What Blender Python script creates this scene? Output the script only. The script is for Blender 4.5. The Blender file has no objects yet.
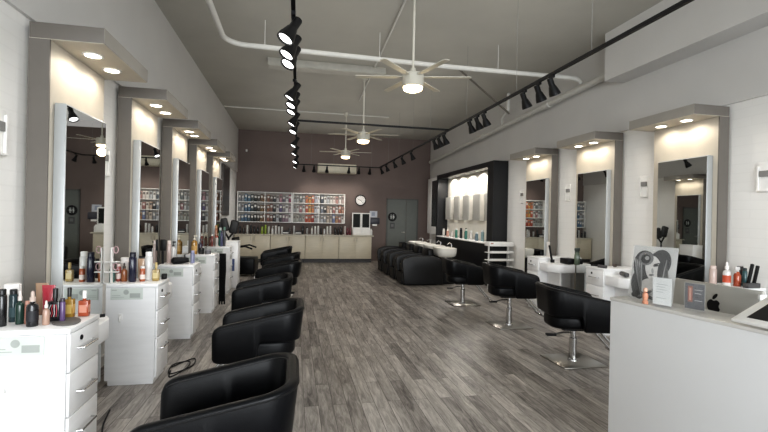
import bpy, bmesh, math, random
from mathutils import Vector, Matrix
random.seed(7)
SC = bpy.context.scene
COL = SC.collection
PI = math.pi

# ------------------------------------------------------------------ materials
def lin(c):
    return tuple(((v/12.92) if v <= .04045 else ((v+.055)/1.055)**2.4) for v in c)
def hexc(h):
    return lin(tuple(int(h[i:i+2], 16)/255 for i in (0, 2, 4)))
def desat(h, f, g=1.0):
    v = [int(h[i:i+2], 16) for i in (0, 2, 4)]; m = sum(v)/3
    return ''.join('%02x' % max(0, min(255, round((m+(x-m)*(1-f))*g))) for x in v)
_mats = {}
def mat(h, rough=.5, metal=0, var=.06, scale=9., bump=0., bscale=60., emit=0, trans=0, coat=0, spec=.5, alpha=1, stretch=None):
    key = (h, rough, metal, var, scale, bump, bscale, emit, trans, coat, spec, alpha, stretch)
    if key in _mats: return _mats[key]
    m = bpy.data.materials.new('m_'+h); m.use_nodes = True
    nt = m.node_tree; b = nt.nodes['Principled BSDF']
    c = hexc(h)
    b.inputs['Roughness'].default_value = rough; b.inputs['Metallic'].default_value = metal
    b.inputs['Transmission Weight'].default_value = trans; b.inputs['Coat Weight'].default_value = coat
    b.inputs['Specular IOR Level'].default_value = spec; b.inputs['Alpha'].default_value = alpha
    if trans: b.inputs['IOR'].default_value = 1.3
    tc = nt.nodes.new('ShaderNodeTexCoord')
    src = tc.outputs['Object']
    if stretch:
        mp = nt.nodes.new('ShaderNodeMapping'); mp.inputs['Scale'].default_value = stretch
        nt.links.new(src, mp.inputs['Vector']); src = mp.outputs['Vector']
    n = nt.nodes.new('ShaderNodeTexNoise'); n.inputs['Scale'].default_value = scale; n.inputs['Detail'].default_value = 4
    nt.links.new(src, n.inputs['Vector'])
    r = nt.nodes.new('ShaderNodeValToRGB')
    r.color_ramp.elements[0].position = .3; r.color_ramp.elements[1].position = .7
    r.color_ramp.elements[0].color = (*[v*(1-var) for v in c], 1); r.color_ramp.elements[1].color = (*[min(1, v*(1+var)) for v in c], 1)
    nt.links.new(n.outputs['Fac'], r.inputs['Fac']); nt.links.new(r.outputs['Color'], b.inputs['Base Color'])
    if emit:
        b.inputs['Emission Color'].default_value = (*c, 1); b.inputs['Emission Strength'].default_value = emit
    if bump:
        n2 = nt.nodes.new('ShaderNodeTexNoise'); n2.inputs['Scale'].default_value = bscale; n2.inputs['Detail'].default_value = 3
        nt.links.new(tc.outputs['Object'], n2.inputs['Vector'])
        bp = nt.nodes.new('ShaderNodeBump'); bp.inputs['Strength'].default_value = bump; bp.inputs['Distance'].default_value = .01
        nt.links.new(n2.outputs['Fac'], bp.inputs['Height']); nt.links.new(bp.outputs['Normal'], b.inputs['Normal'])
    _mats[key] = m
    return m

def floor_mat():
    m = bpy.data.materials.new('m_planks'); m.use_nodes = True
    nt = m.node_tree; N = nt.nodes; L = nt.links; b = N['Principled BSDF']
    tc = N.new('ShaderNodeTexCoord')
    mp = N.new('ShaderNodeMapping'); mp.inputs['Rotation'].default_value = (0, 0, PI/2)
    L.new(tc.outputs['Object'], mp.inputs['Vector'])
    br = N.new('ShaderNodeTexBrick')
    br.offset = .37; br.offset_frequency = 2; br.squash = 1
    br.inputs['Scale'].default_value = 1
    br.inputs['Brick Width'].default_value = 1.2; br.inputs['Row Height'].default_value = .115
    br.inputs['Mortar Size'].default_value = .0022; br.inputs['Mortar Smooth'].default_value = .3; br.inputs['Bias'].default_value = 0
    br.inputs['Color1'].default_value = (0, 0, 0, 1); br.inputs['Color2'].default_value = (1, 1, 1, 1); br.inputs['Mortar'].default_value = (.3, .3, .3, 1)
    L.new(mp.outputs['Vector'], br.inputs['Vector'])
    # grain stretched along the boards, shifted board by board
    g = N.new('ShaderNodeMapping'); g.inputs['Scale'].default_value = (1.1, 9, 1)
    sh = N.new('ShaderNodeVectorMath'); sh.operation = 'MULTIPLY_ADD'
    L.new(br.outputs['Color'], sh.inputs[0]); sh.inputs[1].default_value = (13, 7, 5); L.new(mp.outputs['Vector'], sh.inputs[2])
    L.new(sh.outputs['Vector'], g.inputs['Vector'])
    n1 = N.new('ShaderNodeTexNoise'); n1.inputs['Scale'].default_value = 3.2; n1.inputs['Detail'].default_value = 7; n1.inputs['Roughness'].default_value = .72; n1.inputs['Distortion'].default_value = 1.2
    L.new(g.outputs['Vector'], n1.inputs['Vector'])
    g2 = N.new('ShaderNodeMapping'); g2.inputs['Scale'].default_value = (.6, 3., 1)
    L.new(sh.outputs['Vector'], g2.inputs['Vector'])
    n2 = N.new('ShaderNodeTexNoise'); n2.inputs['Scale'].default_value = 2.0; n2.inputs['Detail'].default_value = 5
    L.new(g2.outputs['Vector'], n2.inputs['Vector'])
    a = N.new('ShaderNodeMath'); a.operation = 'MULTIPLY_ADD'; a.inputs[1].default_value = .62; L.new(n1.outputs['Fac'], a.inputs[0])
    a2 = N.new('ShaderNodeMath'); a2.operation = 'MULTIPLY'; a2.inputs[1].default_value = .38; L.new(n2.outputs['Fac'], a2.inputs[0])
    L.new(a2.outputs[0], a.inputs[2])
    t = N.new('ShaderNodeMath'); t.operation = 'MULTIPLY_ADD'; t.inputs[1].default_value = .10; L.new(br.outputs['Color'], t.inputs[0]); L.new(a.outputs[0], t.inputs[2])
    cr = N.new('ShaderNodeValToRGB'); e = cr.color_ramp.elements
    e[0].position = .40; e[0].color = (*hexc('4a4541'), 1); e[1].position = .70; e[1].color = (*hexc('c6c0ba'), 1)
    x = e.new(.50); x.color = (*hexc('817b76'), 1); x = e.new(.60); x.color = (*hexc('a59f99'), 1)
    L.new(t.outputs[0], cr.inputs['Fac'])
    mx = N.new('ShaderNodeMix'); mx.data_type = 'RGBA'
    L.new(br.outputs['Fac'], mx.inputs['Factor']); L.new(cr.outputs['Color'], mx.inputs[6]); mx.inputs[7].default_value = (*hexc('3c3733'), 1)
    L.new(mx.outputs[2], b.inputs['Base Color'])
    b.inputs['Roughness'].default_value = .36; b.inputs['Specular IOR Level'].default_value = .5
    rr = N.new('ShaderNodeMapRange'); rr.inputs['To Min'].default_value = .28; rr.inputs['To Max'].default_value = .5
    L.new(n1.outputs['Fac'], rr.inputs['Value']); L.new(rr.outputs['Result'], b.inputs['Roughness'])
    bp = N.new('ShaderNodeBump'); bp.inputs['Strength'].default_value = .12; bp.inputs['Distance'].default_value = .004
    L.new(n1.outputs['Fac'], bp.inputs['Height']); L.new(bp.outputs['Normal'], b.inputs['Normal'])
    return m

def brick_mat(h):
    m = bpy.data.materials.new('m_painted_brick'); m.use_nodes = True
    nt = m.node_tree; N = nt.nodes; L = nt.links; b = N['Principled BSDF']
    c = hexc(h); b.inputs['Base Color'].default_value = (*c, 1); b.inputs['Roughness'].default_value = .55
    tc = N.new('ShaderNodeTexCoord'); mp = N.new('ShaderNodeMapping'); mp.inputs['Rotation'].default_value = (PI/2, 0, PI/2)
    sx = N.new('ShaderNodeSeparateXYZ'); cx = N.new('ShaderNodeCombineXYZ')
    L.new(tc.outputs['Object'], sx.inputs[0]); L.new(sx.outputs['Y'], cx.inputs['X']); L.new(sx.outputs['Z'], cx.inputs['Y'])
    br = N.new('ShaderNodeTexBrick'); br.inputs['Scale'].default_value = 1; br.inputs['Brick Width'].default_value = .4; br.inputs['Row Height'].default_value = .1
    br.inputs['Mortar Size'].default_value = .008; br.inputs['Mortar Smooth'].default_value = .6
    for k, v in (('Color1', .99), ('Color2', 1.0), ('Mortar', .97)): br.inputs[k].default_value = (*[q*v for q in c], 1)
    L.new(cx.outputs[0], br.inputs['Vector']); L.new(br.outputs['Color'], b.inputs['Base Color'])
    bp = N.new('ShaderNodeBump'); bp.inputs['Strength'].default_value = .1; bp.inputs['Distance'].default_value = .004; bp.invert = True
    L.new(br.outputs['Fac'], bp.inputs['Height']); L.new(bp.outputs['Normal'], b.inputs['Normal'])
    return m

WHITE_LAM = mat('f0f0f0', .32, var=.03, scale=3, stretch=(1, 1, 8))
WHITE = mat('f0efec', .4, var=.02)
CREAM = mat('cfc7b4', .42, var=.05, scale=4, stretch=(1, 1, 6))
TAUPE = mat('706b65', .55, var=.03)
TAUPE_LIT = mat('c4bdb0', .55, var=.03)  # the same taupe, lightened: downlight wash put into the colour
BLACKL = mat('0b0c0f', .36, var=.15, scale=14, bump=.1, bscale=220, spec=.24)
BLACKT = mat('101012', .42, var=.12, scale=14, bump=.1, bscale=220)
BLACK = mat('0e0e10', .5, var=.1, spec=.3)
BLKPANEL = mat('17181b', .45, var=.08, stretch=(6, 6, 1))
CHROME = mat('c9c9c9', .18, 1, var=.03)
STEEL = mat('a5a29c', .28, 1, var=.06, stretch=(1, 20, 1))
SILVER = mat('b9bbbd', .45, .35, var=.03)
FRAMEG = mat('b9bcbd', .35, .3, var=.03)
MIRROR = mat('d6d8d6', .015, 1, var=.004)
GREYC = mat('d5d2cb', .5, var=.03)
CLEAR = mat('f2f4f5', .08, alpha=.05, var=.01)
GREY = mat('8b8a88', .6, var=.05)
DGREY = mat('4c4b4c', .55, var=.06)
LAMP = mat('fff4e2', .4, emit=9, var=0)
LAMPW = mat('ffe9bd', .4, emit=4.5, var=0)
LAMPC = mat('ffffff', .4, emit=3, var=0)

# ------------------------------------------------------------------ mesh builder
class MB:
    def __init__(s): s.bm = bmesh.new(); s.mi = 0
    def m(s, i): s.mi = i; return s
    def _add(s, tb, M=None):
        vm = {}
        for v in tb.verts:
            vm[v] = s.bm.verts.new(M @ v.co if M else v.co)
        for f in tb.faces:
            try: nf = s.bm.faces.new([vm[v] for v in f.verts])
            except ValueError: continue
            nf.material_index = s.mi
        tb.free(); return s
    def box(s, x0, x1, y0, y1, z0, z1, bev=0, seg=2, M=None):
        tb = bmesh.new()
        bmesh.ops.create_cube(tb, size=1)
        for v in tb.verts:
            v.co = Vector(((x0+x1)/2+v.co.x*(x1-x0), (y0+y1)/2+v.co.y*(y1-y0), (z0+z1)/2+v.co.z*(z1-z0)))
        if bev: bmesh.ops.bevel(tb, geom=list(tb.edges), offset=bev, segments=seg, affect='EDGES', profile=.5)
        return s._add(tb, M)
    def prism(s, poly, z0, z1, bev=0, seg=2, M=None):
        tb = bmesh.new()
        a = [tb.verts.new((x, y, z0)) for x, y in poly]; b = [tb.verts.new((x, y, z1)) for x, y in poly]
        tb.faces.new(list(reversed(a))); tb.faces.new(b)
        n = len(poly)
        for i in range(n): tb.faces.new((a[i], a[(i+1) % n], b[(i+1) % n], b[i]))
        bmesh.ops.recalc_face_normals(tb, faces=tb.faces)
        if bev:
            ed = [e for e in tb.edges if abs(e.verts[0].co.z-e.verts[1].co.z) < 1e-6]
            bmesh.ops.bevel(tb, geom=ed, offset=bev, segments=seg, affect='EDGES', profile=.5)
        return s._add(tb, M)
    def lathe(s, prof, seg=20, M=None):
        tb = bmesh.new(); rings = []
        for r, z in prof:
            if r < 1e-6: rings.append([tb.verts.new((0, 0, z))])
            else: rings.append([tb.verts.new((r*math.cos(2*PI*i/seg), r*math.sin(2*PI*i/seg), z)) for i in range(seg)])
        for a, b in zip(rings, rings[1:]):
            for i in range(seg):
                j = (i+1) % seg
                if len(a) == 1 and len(b) == 1: continue
                if len(a) == 1: tb.faces.new((a[0], b[j], b[i]))
                elif len(b) == 1: tb.faces.new((a[i], a[j], b[0]))
                else: tb.faces.new((a[i], a[j], b[j], b[i]))
        for r, flip in ((rings[0], True), (rings[-1], False)):
            if len(r) > 1: tb.faces.new(list(reversed(r)) if flip else r)
        bmesh.ops.recalc_face_normals(tb, faces=tb.faces)
        return s._add(tb, M)
    def cyl(s, p, q, r, seg=16, r2=None):
        p = Vector(p); q = Vector(q); d = q-p
        M = Matrix.Translation(p) @ d.to_track_quat('Z', 'Y').to_matrix().to_4x4()
        return s.lathe([(r, 0), (r if r2 is None else r2, d.length)], seg, M)
    def loft(s, rings, closed=False, cap=True):
        tb = bmesh.new()
        R = [[tb.verts.new(p) for p in ring] for ring in rings]
        n = len(R[0]); pairs = list(zip(R, R[1:])) + ([(R[-1], R[0])] if closed else [])
        for a, b in pairs:
            for i in range(n):
                j = (i+1) % n
                tb.faces.new((a[i], a[j], b[j], b[i]))
        if cap and not closed:
            tb.faces.new(list(reversed(R[0]))); tb.faces.new(R[-1])
        bmesh.ops.recalc_face_normals(tb, faces=tb.faces)
        return s._add(tb)
    def tube(s, pts, r, seg=8, closed=False):
        pts = [Vector(p) for p in pts]; rings = []; n = len(pts); up = None
        for i, p in enumerate(pts):
            a = pts[i-1] if (i or closed) else p; b = pts[(i+1) % n] if (i < n-1 or closed) else p
            t = (b-a).normalized()
            if up is None: up = t.orthogonal().normalized()
            up = (up - t*up.dot(t)).normalized(); w = t.cross(up)
            rings.append([p+(up*math.cos(2*PI*k/seg)+w*math.sin(2*PI*k/seg))*r for k in range(seg)])
        return s.loft(rings, closed)
    def face(s, pts):
        tb = bmesh.new(); tb.faces.new([tb.verts.new(p) for p in pts]); return s._add(tb)
    def build(s, name, mats, parent=None, label=None, angle=38):
        me = bpy.data.meshes.new(name)
        s.bm.to_mesh(me); s.bm.free()
        for m in (mats if isinstance(mats, (list, tuple)) else [mats]): me.materials.append(m)
        for p in me.polygons: p.use_smooth = True
        me.set_sharp_from_angle(angle=math.radians(angle))
        o = bpy.data.objects.new(name, me); COL.objects.link(o)
        if parent: o.parent = parent
        if label: o['label'] = label
        return o

def tag(o, label, cat, group=None):
    o['label'] = label; o['category'] = cat
    if group: o['group'] = group
    return o
def thing(name, label, cat, loc=(0, 0, 0), rz=0, group=None):
    o = bpy.data.objects.new(name, None); COL.objects.link(o)
    o.empty_display_size = .05
    o.location = loc; o.rotation_euler = (0, 0, rz)
    return tag(o, label, cat, group)
def dup(o, label=None, loc=None, rz=None, group=None, parent=None):
    c = o.copy(); COL.objects.link(c)
    if parent: c.parent = parent
    if loc is not None: c.location = loc
    if rz is not None: c.rotation_euler = (0, 0, rz)
    if label: c['label'] = label
    if group: c['group'] = group
    for ch in list(o.children): dup(ch, parent=c)
    return c
def struct(name, mb, m):
    o = mb.build(name, m); o['kind'] = 'structure'; return o
ORD = ['first', 'second', 'third', 'fourth', 'fifth', 'sixth', 'seventh', 'eighth', 'ninth', 'tenth', 'eleventh', 'twelfth', 'thirteenth',
       'fourteenth', 'fifteenth', 'sixteenth', 'seventeenth', 'eighteenth', 'nineteenth', 'twentieth']
ORD += ['twenty-'+o for o in ORD[:9]] + ['thirtieth']

# ------------------------------------------------------------------ room
XL, XR, YB, YF, ZC = -1.82, 4.72, 15.0, -3.0, 4.28
WALLW = mat('d4d3d1', .6, var=.02, scale=2)
BRICK = brick_mat('f0efec')
PURPLE = mat('72645f', .6, var=.04, scale=2)
CEIL = mat('b4b2aa', .7, var=.05, scale=1.3)
struct('floor', MB().box(XL-.2, XR+.2, YF-.2, YB+.2, -.1, 0), floor_mat())
struct('ceiling', MB().box(XL-.2, XR+.2, YF-.2, YB+.2, ZC, ZC+.1), CEIL)
struct('wall_left', MB().m(0).box(XL-.2, XL-.03, YF, YB, 0, 2.9).m(1).box(XL-.2, XL, YF, YB, 2.88, ZC), [BRICK, WALLW])
struct('wall_right', MB().m(0).box(XR+.03, XR+.2, YF, YB, 0, 2.9).m(1).box(XR, XR+.2, YF, YB, 2.88, ZC), [BRICK, WALLW])
struct('wall_back', MB().box(XL-.2, XR+.2, YB, YB+.2, 0, ZC), PURPLE)
wf = MB().box(XL-.2, XR+.2, YF-.2, YF, 3.2, ZC).box(XL-.2, XR+.2, YF-.2, YF, 0, .35)
wf.box(XL-.2, XL+.3, YF-.2, YF, .35, 3.2).box(XR-.3, XR+.2, YF-.2, YF, .35, 3.2).box(1.3, 1.55, YF-.2, YF, .35, 3.2)
struct('wall_front', wf, WALLW)
struct('trim_1', MB().box(4.40, XR, 0.2, 5.65, 3.585, ZC), WALLW)
struct('baseboard_right', MB().box(XR+.005, XR+.03, YF, 9.15, 0, .1), WHITE)
struct('baseboard_left', MB().box(XL-.03, XL-.005, YF, 14.9, 0, .1), WHITE)
# door in the back wall
dr = MB().m(0).box(3.16, 3.21, YB-.03, YB, 0, 2.17).box(4.25, 4.30, YB-.03, YB, 0, 2.17).box(3.16, 4.30, YB-.03, YB, 2.13, 2.17)
dr.m(1).box(3.21, 3.86, YB-.022, YB, .005, 2.13).box(3.875, 4.25, YB-.022, YB, .005, 2.13)
DOOR = mat('6a6e6a', .5, var=.04); DOORF = mat('5a5c59', .5, var=.04)
d = struct('door_1', dr, [DOORF, DOOR])
MB().cyl((3.80, YB-.07, 1.0), (3.80, YB-.02, 1.0), .025).cyl((3.80, YB-.06, 1.0), (3.70, YB-.06, 1.0), .012).build('door_handle', STEEL, d)

# ------------------------------------------------------------------ mirror surrounds with lit canopies, mirrors
def surround(sx, X, y0, label, group):
    t = thing('mirror_surround', label, 'mirror surround', (X, y0, 0), 0, group)
    def bx(m, a, b, *r, **k): return m.box(min(a*sx, b*sx), max(a*sx, b*sx), *r, **k)
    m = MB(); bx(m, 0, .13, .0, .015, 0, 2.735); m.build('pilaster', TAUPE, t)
    m = MB(); bx(m, 0, .13, .0151, .9, 0, 2.735); m.build('panel', TAUPE_LIT, t)
    m = MB(); bx(m, 0, .47, 0, .95, 2.739, 2.85, bev=.004); m.m(1); bx(m, .002, .468, .002, .948, 2.735, 2.7392); m.m(2); bx(m, .4695, .471, .001, .949, 2.7395, 2.849); m.build('canopy', [TAUPE, TAUPE_LIT, mat('a19d96', .55, var=.03)], t)  # underside and aisle face coloured lighter, bounced light put into the paint
    for k, yy in enumerate((.27, .63)):
        dl = MB().lathe([(.072, 2.7335), (.072, 2.727), (.055, 2.727), (.055, 2.7335)], 24, Matrix.Translation((sx*.29, yy, 0))).build('downlight', WHITE, t)
        MB().lathe([(.054, 2.732), (.054, 2.7285)], 24, Matrix.Translation((sx*.29, yy, 0))).build('lamp', LAMP, dl, 'glowing round lamp face')
        ld = bpy.data.lights.new('downlight_lamp', 'SPOT'); ld.energy = 5.5; ld.color = (1, .9, .76); ld.spot_size = math.radians(168); ld.spot_blend = .35; ld.shadow_soft_size = .06
        lo = bpy.data.objects.new('downlight_lamp', ld); COL.objects.link(lo); lo.location = (X+sx*.29, y0+yy, 2.712)
    return t
def mirror(sx, X, y0, label, group):
    t = thing('wall_mirror', label, 'mirror', (X+sx*.132, y0+.07, .06), 0, group)
    def bx(m, a, b, *r, **k): return m.box(min(a*sx, b*sx), max(a*sx, b*sx), *r, **k)
    m = MB(); bx(m, 0, .075, 0, .68, 0, 2.25, bev=.004); m.build('frame', FRAMEG, t)
    m = MB(); bx(m, .0752, .078, .004, .676, .012, 2.238); m.build('glass', MIRROR, t)
near = ['nearest the camera', 'second from the camera', 'third from the camera', 'fourth from the camera', 'farthest from the camera']
for i in range(5):
    y = 3.48+1.58*i
    surround(1, XL, y, 'taupe panel with lit canopy on the left wall, %s' % near[i], 'lit canopies along the left wall')
    mirror(1, XL, y, 'tall mirror under the left wall canopy, %s' % near[i], 'tall mirrors along the left wall')
nearR = ['nearest the reception desk', 'in the middle of three', 'beside the black shampoo wall']
for i in range(3):
    y = 4.02+1.61*i
    surround(-1, XR, y, 'taupe panel with lit canopy on the right wall, %s' % nearR[i], 'lit canopies along the right wall')
    mirror(-1, XR, y, 'tall mirror on the right wall, %s' % nearR[i], 'tall mirrors along the right wall')

# card holders on the white wall between the mirrors
def card_holder(sx, X, y, z, label):
    t = thing('card_holder', label, 'card holder', (X, y, z), 0, 'wall card holders between mirrors')
    def bx(m, a, b, *r, **k): return m.box(min(a*sx, b*sx), max(a*sx, b*sx), *r, **k)
    m = MB(); bx(m, 0, .012, -.07, .07, -.17, .13, bev=.003); m.build('plate', WHITE, t)
    m = MB(); bx(m, .0125, .03, -.06, .03, -.01, .05); m.build('card', GREY, t, 'grey card')
    m = MB(); bx(m, .0125, .035, -.06, .065, -.16, -.148); bx(m, .0125, .03, .04, .06, -.15, .1, bev=.004); m.build('rail', WHITE, t)
for y, s in ((3.22, 'beside the first left canopy, toward the camera'), (4.83, 'between the first and second left mirrors')):
    card_holder(1, XL-.03, y, 2.05, 'white card holder on the wall '+s)
for y, s in ((3.66, 'at the photo edge above the reception desk'), (5.25, 'between the nearest and middle right mirrors'), (6.97, 'between the middle and far right mirrors'), (8.57, 'beside the black shampoo wall')):
    card_holder(-1, XR+.03, y, 2.05, 'white card holder on the wall '+s)

# ------------------------------------------------------------------ station cabinets
def cabinet(label, loc, rz, group, shelf=.43, depth=.62, w=.37, h=.9, card=True):
    t = thing('station_cabinet', label, 'cabinet', loc, rz, group)
    MB().box(-depth, -.018, 0, w, .05, h-.03).box(-depth+.02, -.03, .02, w-.02, 0, .05).build('carcass', WHITE_LAM, t)
    MB().box(-depth, .002, -.004, w+.002, h-.028, h, bev=.003).build('top', WHITE_LAM, t)
    for k, (a, b) in enumerate(((.66, .868), (.415, .652), (.06, .407))):
        dw = MB().box(-.016, .0, .006, w-.006, a*h/.9, b*h/.9, bev=.002).build('drawer', WHITE_LAM, t)
        zz = a*h/.9+.11 if k < 2 else .30
        MB().tube([(0, .09, zz), (.03, .095, zz), (.03, w-.095, zz), (0, w-.09, zz)], .006).build('handle', CHROME, dw, 'chrome bar handle')
        if k == 0: MB().cyl((0, .13, .82*h/.9), (.006, .13, .82*h/.9), .014).build('lock', BLACK, dw, 'black round lock')
    if card:
        cm = MB().m(0).box(-.38, -.12, -.008, -.0045, .765, .865)
        cm.m(1).box(-.225, -.14, -.009, -.008, .78, .82).box(-.37, -.30, -.009, -.008, .80, .804).box(-.37, -.27, -.009, -.008, .785, .789).box(-.37, -.33, -.009, -.008, .845, .852)
        cm.m(1).cyl((-.255, -.008, .83), (-.255, -.0092, .83), .022)
        cm.build('licence_card', [mat('d3d9d3', .25, var=.02), mat('a9aeaa', .5, var=.05)], t, 'framed licence card')
        MB().tube([(-.30, -.002, .62), (-.30, -.02, .60), (-.30, -.02, .58), (-.30, -.006, .57)], .006).box(-.315, -.285, -.008, 0, .585, .64, bev=.003).build('hook', WHITE, t)
    if shelf:
        sf = -.02
        rr = .14
        pts = [(-depth, w+.003), (sf, w+.003), (sf, w+shelf-rr-.06)]
        for k in range(1, 13):
            q = k/12*PI/2
            pts.append((sf-rr+rr*math.cos(q)-.06*k/12, w+shelf-rr-.06+(rr+.06)*math.sin(q)))
        pts.append((-.40, w+shelf)); pts.append((-.40, w+.12)); pts.append((-depth, w+.12))
        MB().prism(pts, .69, .82, bev=.006).build('shelf', WHITE_LAM, t)
        MB().box(-.20, -.17, w+.004, w+shelf-.06, .0, .69).box(-.40, -.20, w+.004, w+.034, .0, .69).build('back_board', WHITE_LAM, t)
    return t
CL = 'left wall stations'
yl = [2.69, 4.27, 5.73, 7.16, 8.82]
lab = ['white drawer cabinet nearest the camera on the left, crowded with bottles', 'white drawer cabinet standing beside the first left mirror',
       'white drawer cabinet with a pump bottle beside the second left mirror', 'white drawer cabinet with black cords hanging at its far side', 'white drawer cabinet standing before the tall white end cabinet']
for i, y in enumerate(yl):
    cabinet(lab[i], (-1.18, y, 0), 0, CL, shelf=0 if i == 4 else .39, depth=.61 if i == 0 else .42)
t = thing('end_cabinet', 'tall plain white end cabinet with a blue strip at the row end', 'cabinet', (-1.12, 9.55, 0))
MB().box(-.30, 0, 0, .4, .04, .94, bev=.003).box(-.28, -.02, .02, .38, 0, .04).build('carcass', WHITE_LAM, t)
MB().box(-.305, .004, -.004, .404, .94, .965, bev=.003).build('top', WHITE_LAM, t)
MB().box(-.12, -.06, -.004, .001, .35, .6).build('label_strip', mat('4a5a86', .5), t, 'blue strip')
MB().box(.0, .004, .01, .39, .06, .92, bev=.001).build('door', WHITE_LAM, t)
CR = 'right wall stations'
cabinet('white drawer cabinet behind the iMac at reception', (4.1, 3.97, 0), PI, CR, shelf=0)['label'] = 'white drawer cabinet behind the silver computer at reception'
cabinet('white drawer cabinet with rounded shelf behind the nearest right styling chair', (4.1, 5.57, 0), PI, CR, card=False)
cabinet('white drawer cabinet with rounded shelf behind the middle right styling chair', (4.1, 7.18, 0), PI, CR, card=False)

# ------------------------------------------------------------------ styling chair
def band_path():
    out = []
    W, B, R, Fx = .275, -.33, .125, .33
    n = 14
    for k in range(n+1): out.append((Fx+(B+R-Fx)*k/n, -W, 0, -1))
    for k in range(1, 9):
        a = -PI/2-PI/2*k/9; out.append((B+R+R*math.cos(a), -W+R+R*math.sin(a), math.cos(a), math.sin(a)))
    for k in range(0, 7): out.append((B, (-W+R)*(1-k/6)+(W-R)*k/6, -1, 0))
    for k in range(1, 9):
        a = PI-PI/2*k/9; out.append((B+R+R*math.cos(a), W-R+R*math.sin(a), math.cos(a), math.sin(a)))
    for k in range(n+1): out.append((B+R+(Fx-B-R)*k/n, W, 0, 1))
    # extra samples at the notch
    return out
def band_z(x, back):
    top = back-.135*max(0, min(1, (x+.33)/.66))
    f = max(0, (x-.25)/.08)
    top -= .05*(1-math.sqrt(max(0, 1-min(1, f)**2)))
    s = max(0, min(1, (x+.03)/.05)); s = s*s*(3-2*s)
    bot = .535+(.375-.535)*s
    bot += .03*(1-math.sqrt(max(0, 1-min(1, f)**2)))
    return top, bot
def chair(label, loc, rz, group, back=.80, lift=0, plate=0):
    t = thing('salon_chair', label, 'chair', loc, rz, group)
    path = band_path()
    # densify along the arms near the notch
    dense = []
    for a, b in zip(path, path[1:]):
        m = 3 if abs(a[2]) < 1e-6 and abs(b[2]) < 1e-6 else 1
        for k in range(m): dense.append(tuple(a[i]+(b[i]-a[i])*k/m for i in range(4)))
    dense.append(path[-1])
    rings = []; rim = []; rim2 = []
    for x, y, nx, ny in dense:
        zt, zb = band_z(x, back); th = .052; ring = []
        tip = min(1, max(0, (x-.29)/.04)); th2 = th*(1-.35*tip*tip)
        c = .018
        def pt(off, z):
            lean = (z-.45)*.10
            return Vector((x+nx*(off+lean)-.0, y+ny*(off+lean), z))
        cx = -th/2
        o, i = cx+th2/2, cx-th2/2
        for off, z in ((o, zb+c), (o, zt-c), (o-c*.3, zt-c*.3), (o-c, zt), (i+c, zt), (i+c*.3, zt-c*.3), (i, zt-c), (i, zb+c), (i+c*.3, zb+c*.3), (i+c, zb), (o-c, zb), (o-c*.3, zb+c*.3)):
            ring.append(pt(off, z))
        rings.append(ring)
        rim.append(pt(o+.001, zt-.022)); rim2.append(pt(i-.001, zt-.022))
    MB().loft(rings).build('backrest', BLACKL, t, angle=50)
    MB().tube(rim[2:-2], .004, 6).tube(rim2[2:-2], .004, 6).build('piping', BLACKT, t)
    pts = []
    for k in range(48):
        a = 2*PI*k/48; ca, sa = math.cos(a), math.sin(a); e = 3.2
        r = (abs(ca)**e+abs(sa)**e)**(-1/e)
        pts.append((.0+.30*r*ca, .212*r*sa))
    MB().prism(pts, .39, .53, bev=.04, seg=4).build('seat', BLACKL, t, angle=50)
    MB().box(-.16, .12, -.14, .14, .365, .395).build('seat_plate', BLACK, t)
    MB().lathe([(.055, .0125), (.05, .03), (.042, .035), (.042, .26), (.030, .265), (.030, .365)], 20).build('column', CHROME, t)
    MB().box(-.255, .255, -.235, .235, 0, .0122, bev=.003, M=Matrix.Rotation(plate, 4, 'Z')).build('base_plate', STEEL, t)
    p = MB().tube([(0, .02, .31), (-.09, .05, .30), (-.18, .08, .27)], .011).build('pump_lever', CHROME, t)
    MB().box(-.27, -.16, .05, .11, .255, .28, bev=.008).build('pedal', BLACK, p, 'black pedal')
    MB().cyl((.20, -.12, .40), (.47, -.12, .10), .014).cyl((.20, .12, .40), (.47, .12, .10), .014).cyl((.47, -.2, .10), (.47, .2, .10), .016).build('footrest', CHROME, t)
    if lift:
        for ch in t.children:
            if ch.name.split('.')[0] in ('backrest', 'piping', 'seat', 'seat_plate', 'footrest', 'pump_lever'): ch.location.z = lift
        MB().cyl((0, 0, .36), (0, 0, .366+lift), .030).build('piston', CHROME, t)
    return t
gl = 'styling chairs along the left wall'; gr = 'styling chairs along the right wall'
c0 = chair('black tub styling chair nearest the camera, cut by the bottom edge', (-.325, 2.22, 0), PI, gl)
for lb, x, y, a in (('black tub styling chair second from the camera on the left', -.265, 3.84, PI), ('black tub styling chair third from the camera on the left', -.36, 5.6, PI+.03),
                ('black tub styling chair fourth from the camera on the left', -.22, 7.45, PI-.1), ('black tub styling chair fifth on the left, overlapped by the fourth', -.22, 8.85, PI-.08),
                ('black tub styling chair farthest back on the left', -.38, 10.5, PI)):
    dup(c0, lb, (x, y, 0), a, gl)
chair('black tub styling chair on a square plate beside the reception desk', (3.04, 4.32, 0), -.20, gr, .84, 0, .20)
chair('black tub styling chair in the middle of the right row', (3.10, 5.90, 0), -.16, gr, .84, .06, .16)
chair('black tub styling chair next to the shampoo row, third on the right', (3.02, 7.50, 0), -.12, gr, .82, 0, .12)

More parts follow.
